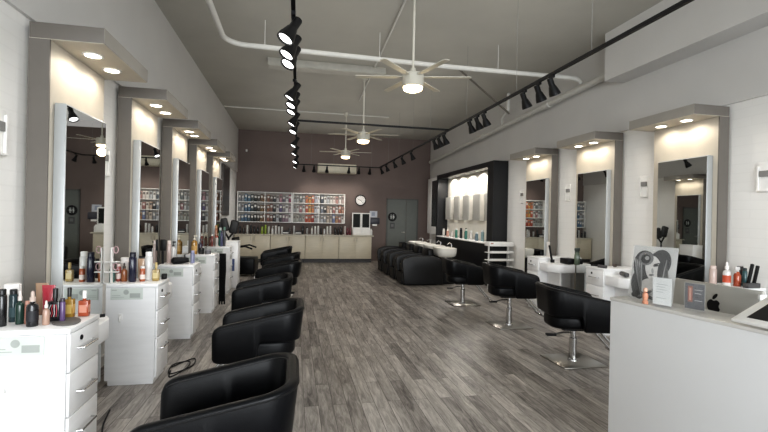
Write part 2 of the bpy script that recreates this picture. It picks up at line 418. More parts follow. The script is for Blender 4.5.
# ------------------------------------------------------------------ reception desk
AD = math.radians(8.5)
DK = thing('reception_desk', 'pale grey reception desk with raised ledge beside the nearest chair', 'desk', (2.055, 2.535, 0), AD)
DESKM = mat('e6e7e8', .38, var=.015, scale=2)
MB().box(0, .03, -2.4, 0, 0, 1.03, bev=.002).build('front_panel', DESKM, DK)
MB().box(.03, .80, -.03, 0, 0, .76).box(.03, .2, -.03, 0, .76, 1.03).build('end_panel', DESKM, DK)
MB().box(-.004, .235, -2.4, .004, 1.03, 1.05, bev=.003).build('ledge', mat('dcdad6', .22, var=.02), DK)
MB().box(.03, .85, -2.4, -.03, .69, .72, bev=.003).build('worktop', WHITE_LAM, DK)
MB().box(.03, .06, -2.4, -.03, .72, 1.03).build('riser', DESKM, DK)
MD = Matrix.Translation((2.055, 2.535, 0)) @ Matrix.Rotation(AD, 4, 'Z')
def onDesk(x, y, z=1.051): return MD @ Vector((x, y, z))

# computer with its back to the room
t = thing('desktop_computer', 'silver desktop computer seen from the back behind the reception ledge', 'computer', (2.72, 2.42, .721), math.radians(4))
MB().box(-.012, .012, -.32, .32, .06, .43, bev=.008).build('screen', mat('b3b1ab', .42, .25, var=.02), t)
MB().box(.0125, .014, -.305, .305, .10, .415).build('display', BLACK, t, 'black display')
MB().box(-.02, .14, -.09, .09, 0, .008, bev=.003).box(.012, .03, -.07, .07, .005, .2, bev=.003).build('stand', SILVER, t)
ap = MB(); pts = []
for k in range(40):
    a = 2*PI*k/40; x = .036*math.cos(a)*(1+.08*math.sin(a)); z = .038*math.sin(a)
    z -= .010*math.exp(-(x/.010)**2)*(1 if z > 0 else -.7)
    bx = (x-.045)/.016; 
    if (x-.044)**2+(z-.004)**2 < .018**2 and x > 0: x = .044-math.sqrt(max(0, .018**2-(z-.004)**2))
    pts.append((x, z))
R = Matrix(((0, 0, 1, -.0138), (-1.25, 0, 0, -.03), (0, 1.25, 0, .285), (0, 0, 0, 1)))
ap.prism(pts, -.0006, .0006, M=R)
lf = [(.002+.020*math.cos(a)*.5 + .004, .052+.016*math.sin(a)) for a in [2*PI*k/16 for k in range(16)]]
lf = [(p[0]+(p[1]-.052)*.6, p[1]) for p in lf]
ap.prism(lf, -.0006, .0006, M=R)
ap.build('logo', BLACK, t, 'black bitten apple emblem')

# tablet till on the ledge
t = thing('tablet_till', 'white tablet till with black screen tilted on the reception ledge', 'tablet', onDesk(-.04, -.755, 1.062), AD)
Mt = Matrix.Rotation(math.radians(-19), 4, 'Y')
MB().box(0, .30, -.40, 0, .004, .022, bev=.007, M=Mt).build('body', WHITE, t)
MB().box(.04, .265, -.345, -.05, .0225, .0235, M=Mt).build('screen', BLACK, t, 'black screen')
MB().prism([(0, 0), (.18, 0), (.18, .055), (.0, .0)][:3], -.3, -.1, M=Matrix(((1, 0, 0, .03), (0, 0, 1, 0), (0, 1, 0, 0), (0, 0, 0, 1)))).build('stand', WHITE, t)

# poster in an acrylic stand: monochrome portrait
def ell(cx, cy, rx, ry, rot=0, n=28):
    c, s = math.cos(rot), math.sin(rot)
    return [(cx+rx*math.cos(2*PI*k/n)*c-ry*math.sin(2*PI*k/n)*s, cy+rx*math.cos(2*PI*k/n)*s+ry*math.sin(2*PI*k/n)*c) for k in range(n)]
t = thing('portrait_poster', 'black and white portrait poster leaning in a clear stand on the ledge', 'poster', onDesk(.12, -.03), AD+math.radians(5))
# local: image plane x=0 facing -x, width along -y, height z
P = Matrix(((0, 0, -1, 0), (-1, 0, 0, 0), (0, 1, 0, 0), (0, 0, 0, 1)))
TL = Matrix.Rotation(math.radians(9), 4, 'Y')
po = MB()
def layer(i, poly, lv): po.m(i).prism(poly, .0015+lv*.0006, .0019+lv*.0006, M=TL @ P)
po.m(0).prism([(0, 0), (.285, 0), (.285, .345), (0, .345)], 0, .0012, M=TL @ P)
layer(1, ell(.10, .20, .085, .12, .35), 0); layer(1, ell(.18, .24, .07, .09, -.3), 0); layer(1, ell(.06, .09, .05, .09, .2), 0)
layer(2, ell(.145, .205, .052, .082, .25), 1)
layer(2, ell(.13, .09, .06, .05, .1), 1); layer(4, ell(.18, .05, .07, .035, .3), 1)
layer(1, ell(.205, .15, .028, .10, .15), 2); layer(3, ell(.09, .265, .05, .045, .2), 2); layer(1, ell(.09, .262, .032, .03, .2), 3); layer(4, ell(.098, .268, .014, .013), 4)
layer(1, ell(.16, .225, .018, .006, .2), 3); layer(1, ell(.165, .236, .022, .004, .3), 3); layer(4, ell(.142, .19, .008, .018, .2), 2); layer(3, ell(.138, .163, .017, .006, .15), 3)
for k in range(7):
    a = k*.017; layer(3 if k % 2 else 4, ell(.045+a*.3, .16-.006*k, .006, .11, .28-.03*k), 3)
    layer(3 if k % 2 else 4, ell(.215+a*.35, .17-.008*k, .005, .10, -.1+.05*k), 3)
layer(1, ell(.05, .03, .03, .02, .4), 3); layer(3, ell(.11, .04, .05, .012, .5), 3); layer(1, ell(.15, .02, .06, .01, -.2), 3)
po.build('print', [mat('bdbdbb', .4, var=.05), mat('2f2f30', .45, var=.2, scale=40), mat('c9c7c4', .4, var=.08, scale=20), mat('6b6b6b', .45, var=.2, scale=50), mat('9b9b9a', .4, var=.15, scale=40)], t, 'monochrome portrait print of a woman')
MB().box(-.006, -.0035, -.29, .005, 0, .35, M=TL).box(-.03, .07, -.29, .005, 0, .004).build('stand', CLEAR, t, 'clear acrylic stand')
# small acrylic stands with cards
def small_card(label, loc, rz, w, h, base, bits, cols):
    t = thing('card_stand', label, 'card stand', loc, rz, 'card stands on the reception ledge')
    m = MB().m(0).box(.0, .002, -w, 0, .012, h)
    for i, a, b, c, d in bits: m.m(i).box(-.0006, 0, -b, -a, c, d)
    m.build('card', cols, t)
    MB().box(-.0035, -.0015, -w-.004, .004, 0, h+.004).box(.0035, .0055, -w-.004, .004, 0, h+.004).box(-.02, .05, -w-.004, .004, 0, .003).build('stand', CLEAR, t, 'clear acrylic stand')
small_card('small white leaflet in a clear stand in front of the portrait poster', onDesk(.02, -.285), AD+math.radians(8), .105, .17, None,
           [(1, .02, .085, .13, .133), (1, .02, .07, .115, .118), (1, .02, .08, .10, .103), (1, .02, .06, .085, .088), (1, .02, .075, .05, .053)], [mat('d8dad9', .4), mat('a9adae', .5)])
small_card('dark grey leaflet with a red brown strip in a clear stand', onDesk(.09, -.43), AD+math.radians(8), .10, .155, None,
           [(1, .015, .04, .05, .14), (2, .05, .09, .12, .123), (2, .05, .085, .10, .103), (2, .05, .09, .06, .063), (3, .022, .033, .06, .13)], [mat('55565a', .35, var=.2, scale=30), mat('8d5a4c', .5, var=.2, scale=60), mat('b5b5b5', .5), mat('c99a88', .5)])
t = thing('coral_figurine', 'small coral coloured figurine in front of the portrait poster', 'figurine', onDesk(.02, -.235))
MB().lathe([(.016, 0), (.018, .012), (.012, .02), (.017, .045), (.013, .065), (.004, .07)], 14).build('body', mat('c98f74', .5, var=.2, scale=60), t)
MB().lathe([(0, .066), (.011, .074), (.013, .084), (.008, .095), (0, .098)], 14).build('head', mat('d8ae97', .5, var=.15, scale=60), t)

# ------------------------------------------------------------------ bottles
def bottle(label, loc, h, r, style, body, cap='1c1c1e', lab=None, group=None, name='bottle', cat='bottle', trans=0, seg=18):
    t = thing(name, label, cat, loc, 0, group)
    body = desat(body, .22, .93); cap = desat(cap, .2); lab = desat(lab, .2) if lab else None
    bm_ = mat(body, .22, var=.05, trans=trans, coat=.2) if not trans else mat(body, .08, var=.03, trans=trans)
    cm = mat(cap, .35, var=.05)
    if style == 'can':
        MB().lathe([(r*.92, 0), (r, .004), (r, h*.80), (r*.8, h*.85)], seg).build('body', bm_, t)
        MB().lathe([(r*.80, h*.85), (r*.82, h*.98), (r*.7, h)], seg).build('cap', cm, t)
    elif style == 'pump':
        MB().lathe([(r*.92, 0), (r, .006), (r, h*.60), (r*.9, h*.67), (r*.38, h*.72), (r*.38, h*.76)], seg).build('body', bm_, t)
        MB().lathe([(r*.45, h*.76), (r*.45, h*.83), (r*.15, h*.84), (r*.15, h*.94)], 12).box(-r*.3, r*.9, -r*.22, r*.22, h*.93, h, bev=r*.08).build('pump', cm, t)
    elif style == 'square':
        MB().box(-r, r, -r*.75, r*.75, 0, h*.62, bev=r*.18).lathe([(r*.35, h*.62), (r*.35, h*.70)], 12).build('body', bm_, t)
        MB().lathe([(r*.42, h*.70), (r*.42, h*.98), (r*.36, h)], 14).build('cap', cm, t)
    elif style == 'dropper':
        MB().lathe([(r*.92, 0), (r, .005), (r, h*.55), (r*.85, h*.62), (r*.4, h*.66), (r*.4, h*.70)], seg).build('body', bm_, t)
        MB().lathe([(r*.5, h*.70), (r*.5, h*.82), (r*.32, h*.84), (r*.3, h*.96), (r*.15, h)], 14).build('cap', cm, t)
    elif style == 'tube':
        n = 20; rings = []
        for k in range(7):
            f = k/6; z = h*.14+(h*.86)*f
            a = r*(.78+.22*f); b = r*(.6*(1-f)**.8+.03)
            rings.append([Vector((a*math.cos(2*PI*i/n), b*math.sin(2*PI*i/n), z)) for i in range(n)])
        MB().loft(rings).build('body', bm_, t)
        MB().lathe([(r*.6, 0), (r*.6, h*.14)], 16).build('cap', cm, t)
    elif style == 'jar':
        MB().lathe([(r*.85, 0), (r*.95, .006), (r*.95, h*.72)], seg).build('body', bm_, t)
        MB().lathe([(r, h*.72), (r, h*.97), (r*.9, h)], seg).build('lid', cm, t)
    elif style == 'spray':
        MB().lathe([(r*.92, 0), (r, .006), (r, h*.55), (r*.6, h*.70), (r*.35, h*.76)], seg).build('body', bm_, t)
        MB().lathe([(r*.42, h*.76), (r*.42, h*.84)], 12).box(-r*1.0, r*.7, -r*.3, r*.3, h*.84, h, bev=r*.1).box(-r*.8, -r*.6, -r*.15, r*.15, h*.68, h*.86).build('trigger', cm, t)
    if lab:
        z0, z1 = h*.15, h*.45
        if style == 'square': MB().box(-r*.75, r*.75, -r*.765, -r*.75, z0, z1).box(r*1.0, r*1.012, -r*.55, r*.55, z0, z1).build('label', mat(lab, .5), t)
        elif style != 'tube':
            q = r*.95 if style == 'jar' else r
            MB().lathe([(q*.99, z0), (q*1.012, z0), (q*1.012, z1), (q*.99, z1)], seg).build('label', mat(lab, .5), t)
    return t
G1 = 'hair products on the cabinet nearest the camera'
Z9 = .901
on1 = 'on the cabinet nearest the camera'
bottle('slim white tube bottle at the photo edge '+on1, (-1.72, 2.99, Z9), .227, .026, 'can', 'e2e0dc', 'e2e0dc', None, G1)
bottle('wide white lidded tub behind the teal bottle '+on1, (-1.635, 3.02, Z9), .199, .042, 'jar', 'e0dedb', 'eceae7', None, G1)
bottle('matte black spray can at the photo edge '+on1, (-1.56, 2.79, Z9), .204, .022, 'can', '1d1d20', '151517', None, G1)
bottle('dark teal bottle with black cap '+on1, (-1.565, 2.90, Z9), .185, .022, 'can', '1f3f47', '1a1d20', '35565c', G1)
bottle('dark green glass dropper bottle with rosy cap '+on1, (-1.497, 2.835, Z9), .188, .021, 'dropper', '1d4034', 'd9cfc9', None, G1)
bottle('slim rose copper bottle between two dark bottles '+on1, (-1.458, 2.83, Z9), .13, .013, 'can', 'b5735f', 'c58c78', None, G1)
bottle('squat black bottle with clear base and silver cap '+on1, (-1.405, 2.775, Z9), .194, .028, 'dropper', '17181b', 'c9b3a6', '24242a', G1)
bottle('small peach glass bottle with white pump '+on1, (-1.35, 2.80, Z9), .135, .018, 'dropper', 'c39a83', 'e6ddd6', None, G1)
b = bottle('black square bottle with red and white swirls '+on1, (-1.345, 2.885, Z9), .19, .030, 'square', '191a1f', '141416', None, G1)
for k in range(4): MB().tube([(-.02+.012*k, -.0245, .03), (-.012+.01*k, -.0245, .05), (-.02+.013*k, -.0245, .075), (-.01+.008*k, -.0245, .10)], .0022, 5).build('swirl', mat('c23a48' if k % 2 else 'd6d2d4', .5), b)
bottle('tan squeeze tube standing on its cap '+on1, (-1.515, 3.09, Z9), .192, .036, 'tube', 'b08c6c', '9d7b5f', None, G1, 'squeeze_tube', 'tube')
bottle('red squeeze tube standing on its cap '+on1, (-1.435, 3.0, Z9), .192, .036, 'tube', 'c9283c', 'b52336', None, G1, 'squeeze_tube', 'tube')
bottle('small violet bottle beside the swirled black bottle '+on1, (-1.30, 2.87, Z9), .135, .014, 'can', '6a4f86', '3a3340', None, G1)
bottle('amber oil bottle with black cap '+on1, (-1.31, 2.97, Z9), .18, .026, 'square', 'b98a2c', '1a1817', 'd8b25a', G1)
bottle('orange red serum bottle with white dropper '+on1, (-1.245, 3.01, Z9), .154, .027, 'square', 'c2502c', 'e8e5e1', 'd88d74', G1)
# oval grey mat and round brush
o = MB().prism(ell(0, 0, .07, .12, .5), 0, .006, bev=.002).build('tool_mat', mat('6b6966', .7, bump=.2)); o.location = (-1.275, 2.86, Z9)
tag(o, 'grey oval heat mat in front of the amber bottle '+on1, 'mat')
t = thing('round_brush', 'black hairbrush lying behind the orange serum bottle '+on1, 'brush', (-1.35, 3.15, .831), .6)
MB().box(-.05, .05, -.03, .03, 0, .045, bev=.018, seg=3).build('head', mat('2b2f33', .6, bump=.5, bscale=160), t)
MB().cyl((.05, 0, .02), (.16, 0, .02), .011).build('handle', BLACK, t)

G2 = 'hair products on the cabinet beside the first mirror'; on2 = 'on the cabinet beside the first mirror'
bottle('tall navy spray can '+on2, (-1.438, 4.42, Z9), .269, .032, 'can', '1f2140', '15162a', None, G2)
bottle('white rounded shaver bottle second from the aisle '+on2, (-1.335, 4.53, Z9), .265, .035, 'can', 'e6e4e1', 'eeecea', None, G2)
bottle('gold bottle nearest the aisle '+on2, (-1.25, 4.46, Z9), .171, .028, 'square', 'b89a52', 'c9ae6a', 'd8c48a', G2)
bottle('tan squeeze tube behind the navy can '+on2, (-1.40, 4.53, Z9), .20, .031, 'tube', 'cfa682', 'bd9470', None, G2, 'squeeze_tube', 'tube')
bottle('small orange and white bottle beside the navy can '+on2, (-1.36, 4.44, Z9), .14, .023, 'can', 'c9633a', 'e2ded9', 'ecd9cf', G2)
bottle('amber brown dropper bottle '+on2, (-1.515, 4.44, Z9), .169, .026, 'dropper', 'a85a2a', '3a2a22', None, G2)
bottle('rosy red bottle beside the amber dropper '+on2, (-1.565, 4.45, Z9), .160, .020, 'can', 'b5544b', 'd9c3bb', 'e4cfc8', G2)
bottle('small dark teal bottle with black cap '+on2, (-1.59, 4.37, Z9), .147, .020, 'can', '2d7470', '1d2a2b', None, G2)
bottle('white box of wipes '+on2, (-1.55, 4.56, Z9), .208, .045, 'can', 'e9e4e0', 'e4dfdb', None, G2)['label'] = 'plain cream canister at the back '+on2
bottle('peach bottle behind the red bottle '+on2, (-1.48, 4.55, Z9), .2, .03, 'can', 'dfc0ae', 'e8d8cd', None, G2)
o = MB().box(-.02, .02, -.025, .025, 0, .05, bev=.005).build('clip_box', BLACK); o.location = (-1.21, 4.58, Z9)
tag(o, 'small black clip box at the aisle corner '+on2, 'box')
# white wire rack with hanging glasses-like rings
t = thing('tool_rack', 'white two tier tool rack with clear panel against the first mirror', 'rack', (-1.575, 4.31, Z9))
for zz in (0, .10, .19): MB().box(-.06, .06, -.02, .02, zz, zz+.007).build('shelf', WHITE, t)
for a in (-.06, .0): MB().box(a, a+.008, -.02, .02, 0, .32+a*.3).build('upright', WHITE, t)
for zz in (.15, .30): MB().tube([(.035+.018*math.cos(a), 0, zz+.03*math.sin(a)) for a in [2*PI*k/20 for k in range(20)]], .004, 6, True).build('ring', mat('c9a9ad', .3), t, 'pale pink ring')

G3 = 'hair products on the cabinet beside the second mirror'; on3 = 'on the cabinet beside the second mirror'
bottle('orange gold pump bottle standing tall on the cabinet by the third mirror', (-1.50, 7.28, Z9), .29, .045, 'pump', 'c48d35', 'e6dcc8', 'd9a85a', None)
bottle('pale pink upright bottle '+on3, (-1.53, 5.98, Z9), .284, .026, 'can', 'd9bdb5', 'e4d2cc', None, G3)
bottle('black and white styling cream pump '+on3, (-1.50, 6.06, Z9), .27, .032, 'pump', 'd8d6d3', '1b1b1d', None, G3)
bottle('lavender slim bottle nearest the aisle '+on3, (-1.25, 5.98, Z9), .16, .026, 'can', '8f93b8', 'a9acd0', None, G3)
t = thing('hair_dryer', 'black hair dryer lying '+on3, 'hair dryer', (-1.38, 5.9, Z9), .5)
MB().lathe([(.02, 0), (.042, .02), (.042, .13), (.03, .2), (.026, .2)], 16, Matrix.Translation((-.1, 0, .043)) @ Matrix.Rotation(PI/2, 4, 'Y')).build('body', BLACK, t)
MB().cyl((-.05, .03, .03), (-.03, .15, .02), .018).build('handle', BLACK, t)
t = thing('hair_brush', 'dark paddle hairbrush standing by the pink bottle '+on3, 'brush', (-1.585, 5.92, Z9), 0)
MB().cyl((0, 0, 0), (0, 0, .16), .014).build('handle', BLACK, t); MB().box(-.035, .035, -.012, .02, .16, .30, bev=.011).build('head', BLACK, t)

on4 = 'on the cabinet by the third mirror'; G4 = 'hair products on the cabinet by the third mirror'
bottle('small black jar beside the orange pump bottle '+on4, (-1.40, 7.3, Z9), .09, .045, 'jar', '2a2a2d', '1a1a1c', None, G4, 'jar', 'jar')
bottle('dark violet pump bottle behind the black jar '+on4, (-1.44, 7.42, Z9), .22, .035, 'pump', '38304a', '1c1a22', None, G4)
bottle('grey bowl shaped jar '+on4, (-1.30, 7.28, Z9), .07, .05, 'jar', '77767a', '8a898c', None, G4, 'jar', 'jar')['label'] = 'low grey jar nearest the aisle '+on4
on5 = 'on the fifth cabinet from the camera'; G5 = 'hair products on the fifth cabinet from the camera'
for k, (x, y, h, r, b, c, nm) in enumerate(((-1.52, 8.92, .30, .03, '9a4a40', 'ddd8d0', 'red bottle with pale cap'), (-1.46, 8.97, .52, .030, 'b8683c', 'd09a62', 'tall orange bottle'), (-1.39, 9.02, .46, .028, '3e8f86', 'c8d0cc', 'teal bottle with pale cap'),
                                    (-1.35, 8.92, .38, .028, '54587f', '2a2a4c', 'blue violet bottle'), (-1.31, 8.99, .48, .03, '5a5a5e', '5c8d78', 'grey bottle with green cap'), (-1.43, 8.88, .26, .03, 'd9d3cb', 'c7462f', 'white bottle with red cap'), (-1.57, 9.0, .24, .03, '7a4a3a', '33241f', 'brown bottle'))):
    bottle('%s %s' % (nm, on5), (x, y, Z9), h*.78, r*.9, 'can', b, c, None, G5)
# black cords hanging from the fourth cabinet
t = thing('cord_bundle', 'bundle of black tool cords hanging at the far side of the fourth cabinet', 'cords', (-1.13, 7.62, 0))
for k in range(5): MB().tube([(-.04+.02*k, .0, .88), (-.045+.022*k, .03, .6), (-.035+.018*k, .0, .35), (-.04+.02*k, .02, .04+.05*(k % 2))], .013, 6).build('cord', BLACK, t)
# two-headed processor lamp
t = thing('hair_processor', 'black two headed hair processor lamp standing behind the tall end cabinet', 'hair processor', (-1.50, 10.95, 0))
MB().lathe([(.22, 0), (.22, .03), (.03, .05)], 20).build('base', BLACK, t)
MB().cyl((0, 0, .04), (0, 0, .95), .02).cyl((0, 0, .95), (-.09, 0, 1.1), .022).cyl((0, 0, .95), (.1, 0, 1.08), .022).build('pole', BLACK, t)
for x, z, a in ((-.10, 1.27, -.25), (.12, 1.22, .2)):
    MB().box(-.095, .095, -.05, .05, -.16, .16, bev=.04, seg=3, M=Matrix.Translation((x, 0, z)) @ Matrix.Rotation(a, 4, 'Y')).build('head', mat('2a2a2b', .5, var=.1), t)
# cables on the floor
def cable(label, pts, r=.006):
    P_ = []
    n = len(pts)
    for i in range(n-1):
        p0, p1, p2, p3 = [Vector(pts[max(0, min(n-1, i+k))]) for k in (-1, 0, 1, 2)]
        for s in range(8):
            u = s/8; P_.append(.5*((2*p1)+(p2-p0)*u+(2*p0-5*p1+4*p2-p3)*u*u+(3*p1-p0-3*p2+p3)*u**3))
    P_.append(Vector(pts[-1]))
    tag(MB().tube(P_, r, 7).build('power_cord', BLACK), label, 'cord')
cable('black power cord coiled on the floor beside the second left cabinet', [(-1.16, 4.7, .007), (-1.0, 4.95, .007), (-.97, 4.7, .008), (-1.12, 4.5, .01), (-1.15, 4.72, .022), (-1.02, 4.82, .02), (-1.0, 4.62, .018), (-1.1, 4.42, .007), (-1.14, 4.6, .007)])
cable('black power cord trailing over the floor past the nearest cabinet', [(-1.36, 3.75, .007), (-1.31, 3.5, .007), (-1.24, 3.3, .007), (-1.16, 3.1, .007), (-1.1, 2.8, .007), (-1.14, 2.5, .007)])

# right stations' products
GR2 = 'hair products on the middle right station'; onr2 = 'on the middle right station'
bottle('tall pale spray bottle '+onr2, (4.40, 7.0, Z9), .26, .032, 'spray', 'dcd6cf', 'd5cec6', None, GR2)
bottle('green tinted spray bottle '+onr2, (4.50, 6.35, .831), .27, .035, 'spray', '6d7d68', '3b443a', None, GR2)
t = thing('flat_iron', 'black flat iron leaning in a holder '+onr2, 'hair iron', (4.28, 6.68, .831), 0, 'hot tools on the right stations')
MB().box(-.015, .015, -.012, .012, 0, .30, bev=.006, M=Matrix.Rotation(-.35, 4, 'X')).build('plate', BLACK, t); MB().lathe([(.035, 0), (.035, .05)], 14).build('holder', BLACK, t)
t = thing('tool_tray', 'black tool tray '+onr2, 'tray', (4.45, 6.5, .831), 0); MB().box(-.08, .08, -.11, .11, 0, .09, bev=.01).build('body', BLACK, t)
GR3 = 'hair products on the nearest right station'; onr3 = 'on the nearest right station'
t = thing('flat_iron', 'black flat iron standing upright '+onr3, 'hair iron', (4.36, 4.83, .831), 0, 'hot tools on the right stations')
MB().box(-.02, .02, -.015, .015, 0, .24, bev=.008).box(-.02, .06, -.013, .013, .20, .24, bev=.006).build('plate', BLACK, t); MB().lathe([(.04, 0), (.034, .05)], 14).build('holder', BLACK, t)
t = thing('hair_clipper', 'grey hair clipper lying '+onr3, 'hair clipper', (4.25, 5.0, .831), 1.2)
MB().box(-.10, .10, -.03, .03, 0, .055, bev=.018, seg=3).build('body', DGREY, t); MB().box(.10, .13, -.022, .022, .01, .04, bev=.004).build('blade', STEEL, t)
bottle('small cream bottle beside the upright flat iron '+onr3, (4.48, 4.98, .831), .16, .028, 'can', 'd9cdb9', 'c7b9a3', None, GR3)
o = MB().lathe([(0, 0), (.02, .004), (.027, .025), (.018, .045), (0, .05)], 14).build('trinket', mat('4a403b', .5)); o.location = (4.45, 5.42, Z9)
tag(o, 'small dark round trinket on the drawer top '+onr3, 'trinket')
t = thing('round_brush', 'black round brush lying '+onr3, 'brush', (4.16, 5.36, Z9), .3)
MB().cyl((0, -.1, .022), (0, .02, .022), .022).build('head', DGREY, t); MB().cyl((0, .02, .022), (0, .12, .022), .01).build('handle', BLACK, t)
GR4 = 'products on the cabinet behind reception'; onr4 = 'on the cabinet behind reception'
bottle('pale pink bottle farthest along '+onr4, (4.36, 3.86, Z9), .20, .034, 'can', 'cdb4a9', 'd3bdb3', None, GR4)
bottle('white bottle with orange red base and pointed tip '+onr4, (4.42, 3.76, Z9), .25, .036, 'dropper', 'e2dedb', 'ece9e7', 'c94a28', GR4)
bottle('orange red bottle with white trigger '+onr4, (4.53, 3.74, Z9), .20, .033, 'spray', 'c4502c', 'dad6d2', None, GR4)
bottle('slim teal bottle '+onr4, (4.60, 3.72, Z9), .19, .022, 'can', '3c6a70', '25383c', None, GR4)
t = thing('flat_iron', 'pair of dark hair irons leaning in a holder '+onr4, 'hair iron', (4.55, 3.62, Z9), 0)
for s in (-.04, .03): MB().box(-.014+s, .014+s, -.012, .012, 0.0, .24, bev=.005, M=Matrix.Rotation(.25, 4, 'Y')).build('iron', BLACK, t)
MB().box(-.06, .09, -.03, .03, 0, .05, bev=.004).build('holder', DGREY, t)
bottle('clear soap pump bottle nearest the photo edge '+onr4, (4.30, 3.34, Z9), .22, .034, 'pump', 'dfe3e4', 'e6e6e4', None, GR4)['label'] = 'white soap pump bottle behind the tablet till'
bottle('dark brown canister by the wall '+onr4, (4.64, 3.80, Z9), .2, .033, 'can', '4a3f3c', '2d2725', None, GR4)
bpy.data.objects
# soap stands on worktop bracket near the tablet: move it onto the desk worktop
for o in SC.objects:
    if o.get('label', '') == 'white soap pump bottle behind the tablet till': o.location = MD @ Vector((.55, -.55, .721)); o.scale = (1.2, 1.2, 1.9)

# ------------------------------------------------------------------ shampoo wall
SW = thing('shampoo_wall', 'black framed shampoo wall unit with lit white niche', 'wall unit', (XR+.02, 0, 0))
y0, y1 = 9.2, 13.2; D = .36
MB().box(-D, 0, y0, y0+.30, 0, 2.86).build('near_panel', BLKPANEL, SW)
MB().box(-D, 0, y1-.12, y1, 0, 2.86).build('far_panel', BLKPANEL, SW)
MB().box(-D, 0, y0+.30, y1-.12, 2.74, 2.86).build('header', BLKPANEL, SW)
MB().box(-.03, 0, y0+.30, y1-.12, 1.0, 2.74).build('niche_back', mat('e4e0d6', .5, var=.02), SW)
MB().box(-D-.02, -.0, y0+.30, y1-.12, .955, .985, bev=.004).build('counter', WHITE, SW)
MB().box(-D+.02, 0, y0+.30, y1-.12, 0, .955).build('lower_panel', BLKPANEL, SW)
for k in range(5):
    yy = y0+.62+k*.68
    dl = MB().lathe([(.06, 2.739), (.06, 2.732), (.045, 2.732)], 18, Matrix.Translation((-.17, yy, 0))).build('downlight', WHITE, SW)
    MB().lathe([(.044, 2.738), (.044, 2.7335)], 18, Matrix.Translation((-.17, yy, 0))).build('lamp', LAMP, dl, 'glowing round lamp face')
    ld = bpy.data.lights.new('niche_lamp', 'SPOT'); ld.energy = 22; ld.color = (1, .95, .88); ld.spot_size = math.radians(168); ld.spot_blend = .35; ld.shadow_soft_size = .05
    lo = bpy.data.objects.new('niche_lamp', ld); COL.objects.link(lo); lo.location = (XR-.16, yy, 2.715)
wl = ['next to the tall black near panel', 'second from the tall near panel', 'in the middle of the row', 'second from the far end', 'at the far end']
for k in range(5):
    yy = 9.66+k*.70
    t = thing('wall_cabinet', 'grey wall cabinet in the shampoo niche, '+wl[k], 'cabinet', (XR-.012, yy, 1.49), 0, 'grey wall cabinets in the shampoo niche')
    MB().box(-.12, 0, 0, .42, 0, .67).build('carcass', GREYC, t)
    dd = MB().box(-.138, -.121, .0, .42, 0, .67, bev=.003).build('door', mat('b9b7b1', .5, var=.06, scale=20, stretch=(1, 1, 6)), t)
    MB().box(-.144, -.138, .38, .39, .05, .15).build('handle', STEEL, dd)
cols = [('dcdad5', 'e0ded9', 'white'), ('c9715a', 'e8e2da', 'coral'), ('d49a86', 'e8e2da', 'pale salmon'), ('e0ddd6', 'cfccc5', 'ivory'), ('d07d68', 'd8d4cc', 'pinkish red'), ('2f8f78', 'd8dcd6', 'sea green'), ('1f2a2c', '15181a', 'black'),
        ('274f4c', '1b3331', 'dark teal'), ('3c8d7c', 'cfd8d2', 'jade'), ('e2e0dc', 'e9e7e3', 'chalk white'), ('8f8fb0', 'd9d8e0', 'lavender'), ('6f8f9c', 'e0e2e4', 'grey blue'), ('8db0b5', 'dfe4e4', 'aqua'), ('d9d7d2', '2a2a2c', 'white with black cap')]
for k, (b, c, nm) in enumerate(cols):
    yy = 12.85-k*.235
    bottle('%s bottle on the shampoo counter, %s from its far end' % (nm, ORD[k]), (XR-.20+.05*math.sin(k*2.1), yy, .986), .22+.05*math.sin(k*1.7)+(.1 if nm in ('black', 'dark teal') else 0), .038, ('can', 'pump', 'can')[k % 3], b, c, None, 'bottles on the shampoo counter', seg=12)
# tiered white tray stand
t = thing('tray_stand', 'white tiered tray stand at the near end of the shampoo wall', 'stand', (4.42, 8.93, 0))
MB().box(-.28, .28, -.14, .14, .95, 1.04, bev=.004).build('top_box', WHITE, t)
for k in range(5): MB().box(-.28, .28, -.14, .14, .14+.165*k, .152+.165*k).box(-.28, .28, -.14, -.13, .152+.165*k, .19+.165*k).build('tray', WHITE, t)
for x in (-.20, .26): MB().box(x, x+.02, .09, .13, 0, .95).build('post', WHITE, t)
MB().box(-.26, -.20, -.1405, -.14, 1.0, 1.02).build('sticker', mat('9c5a4c', .5), t, 'small reddish sticker')

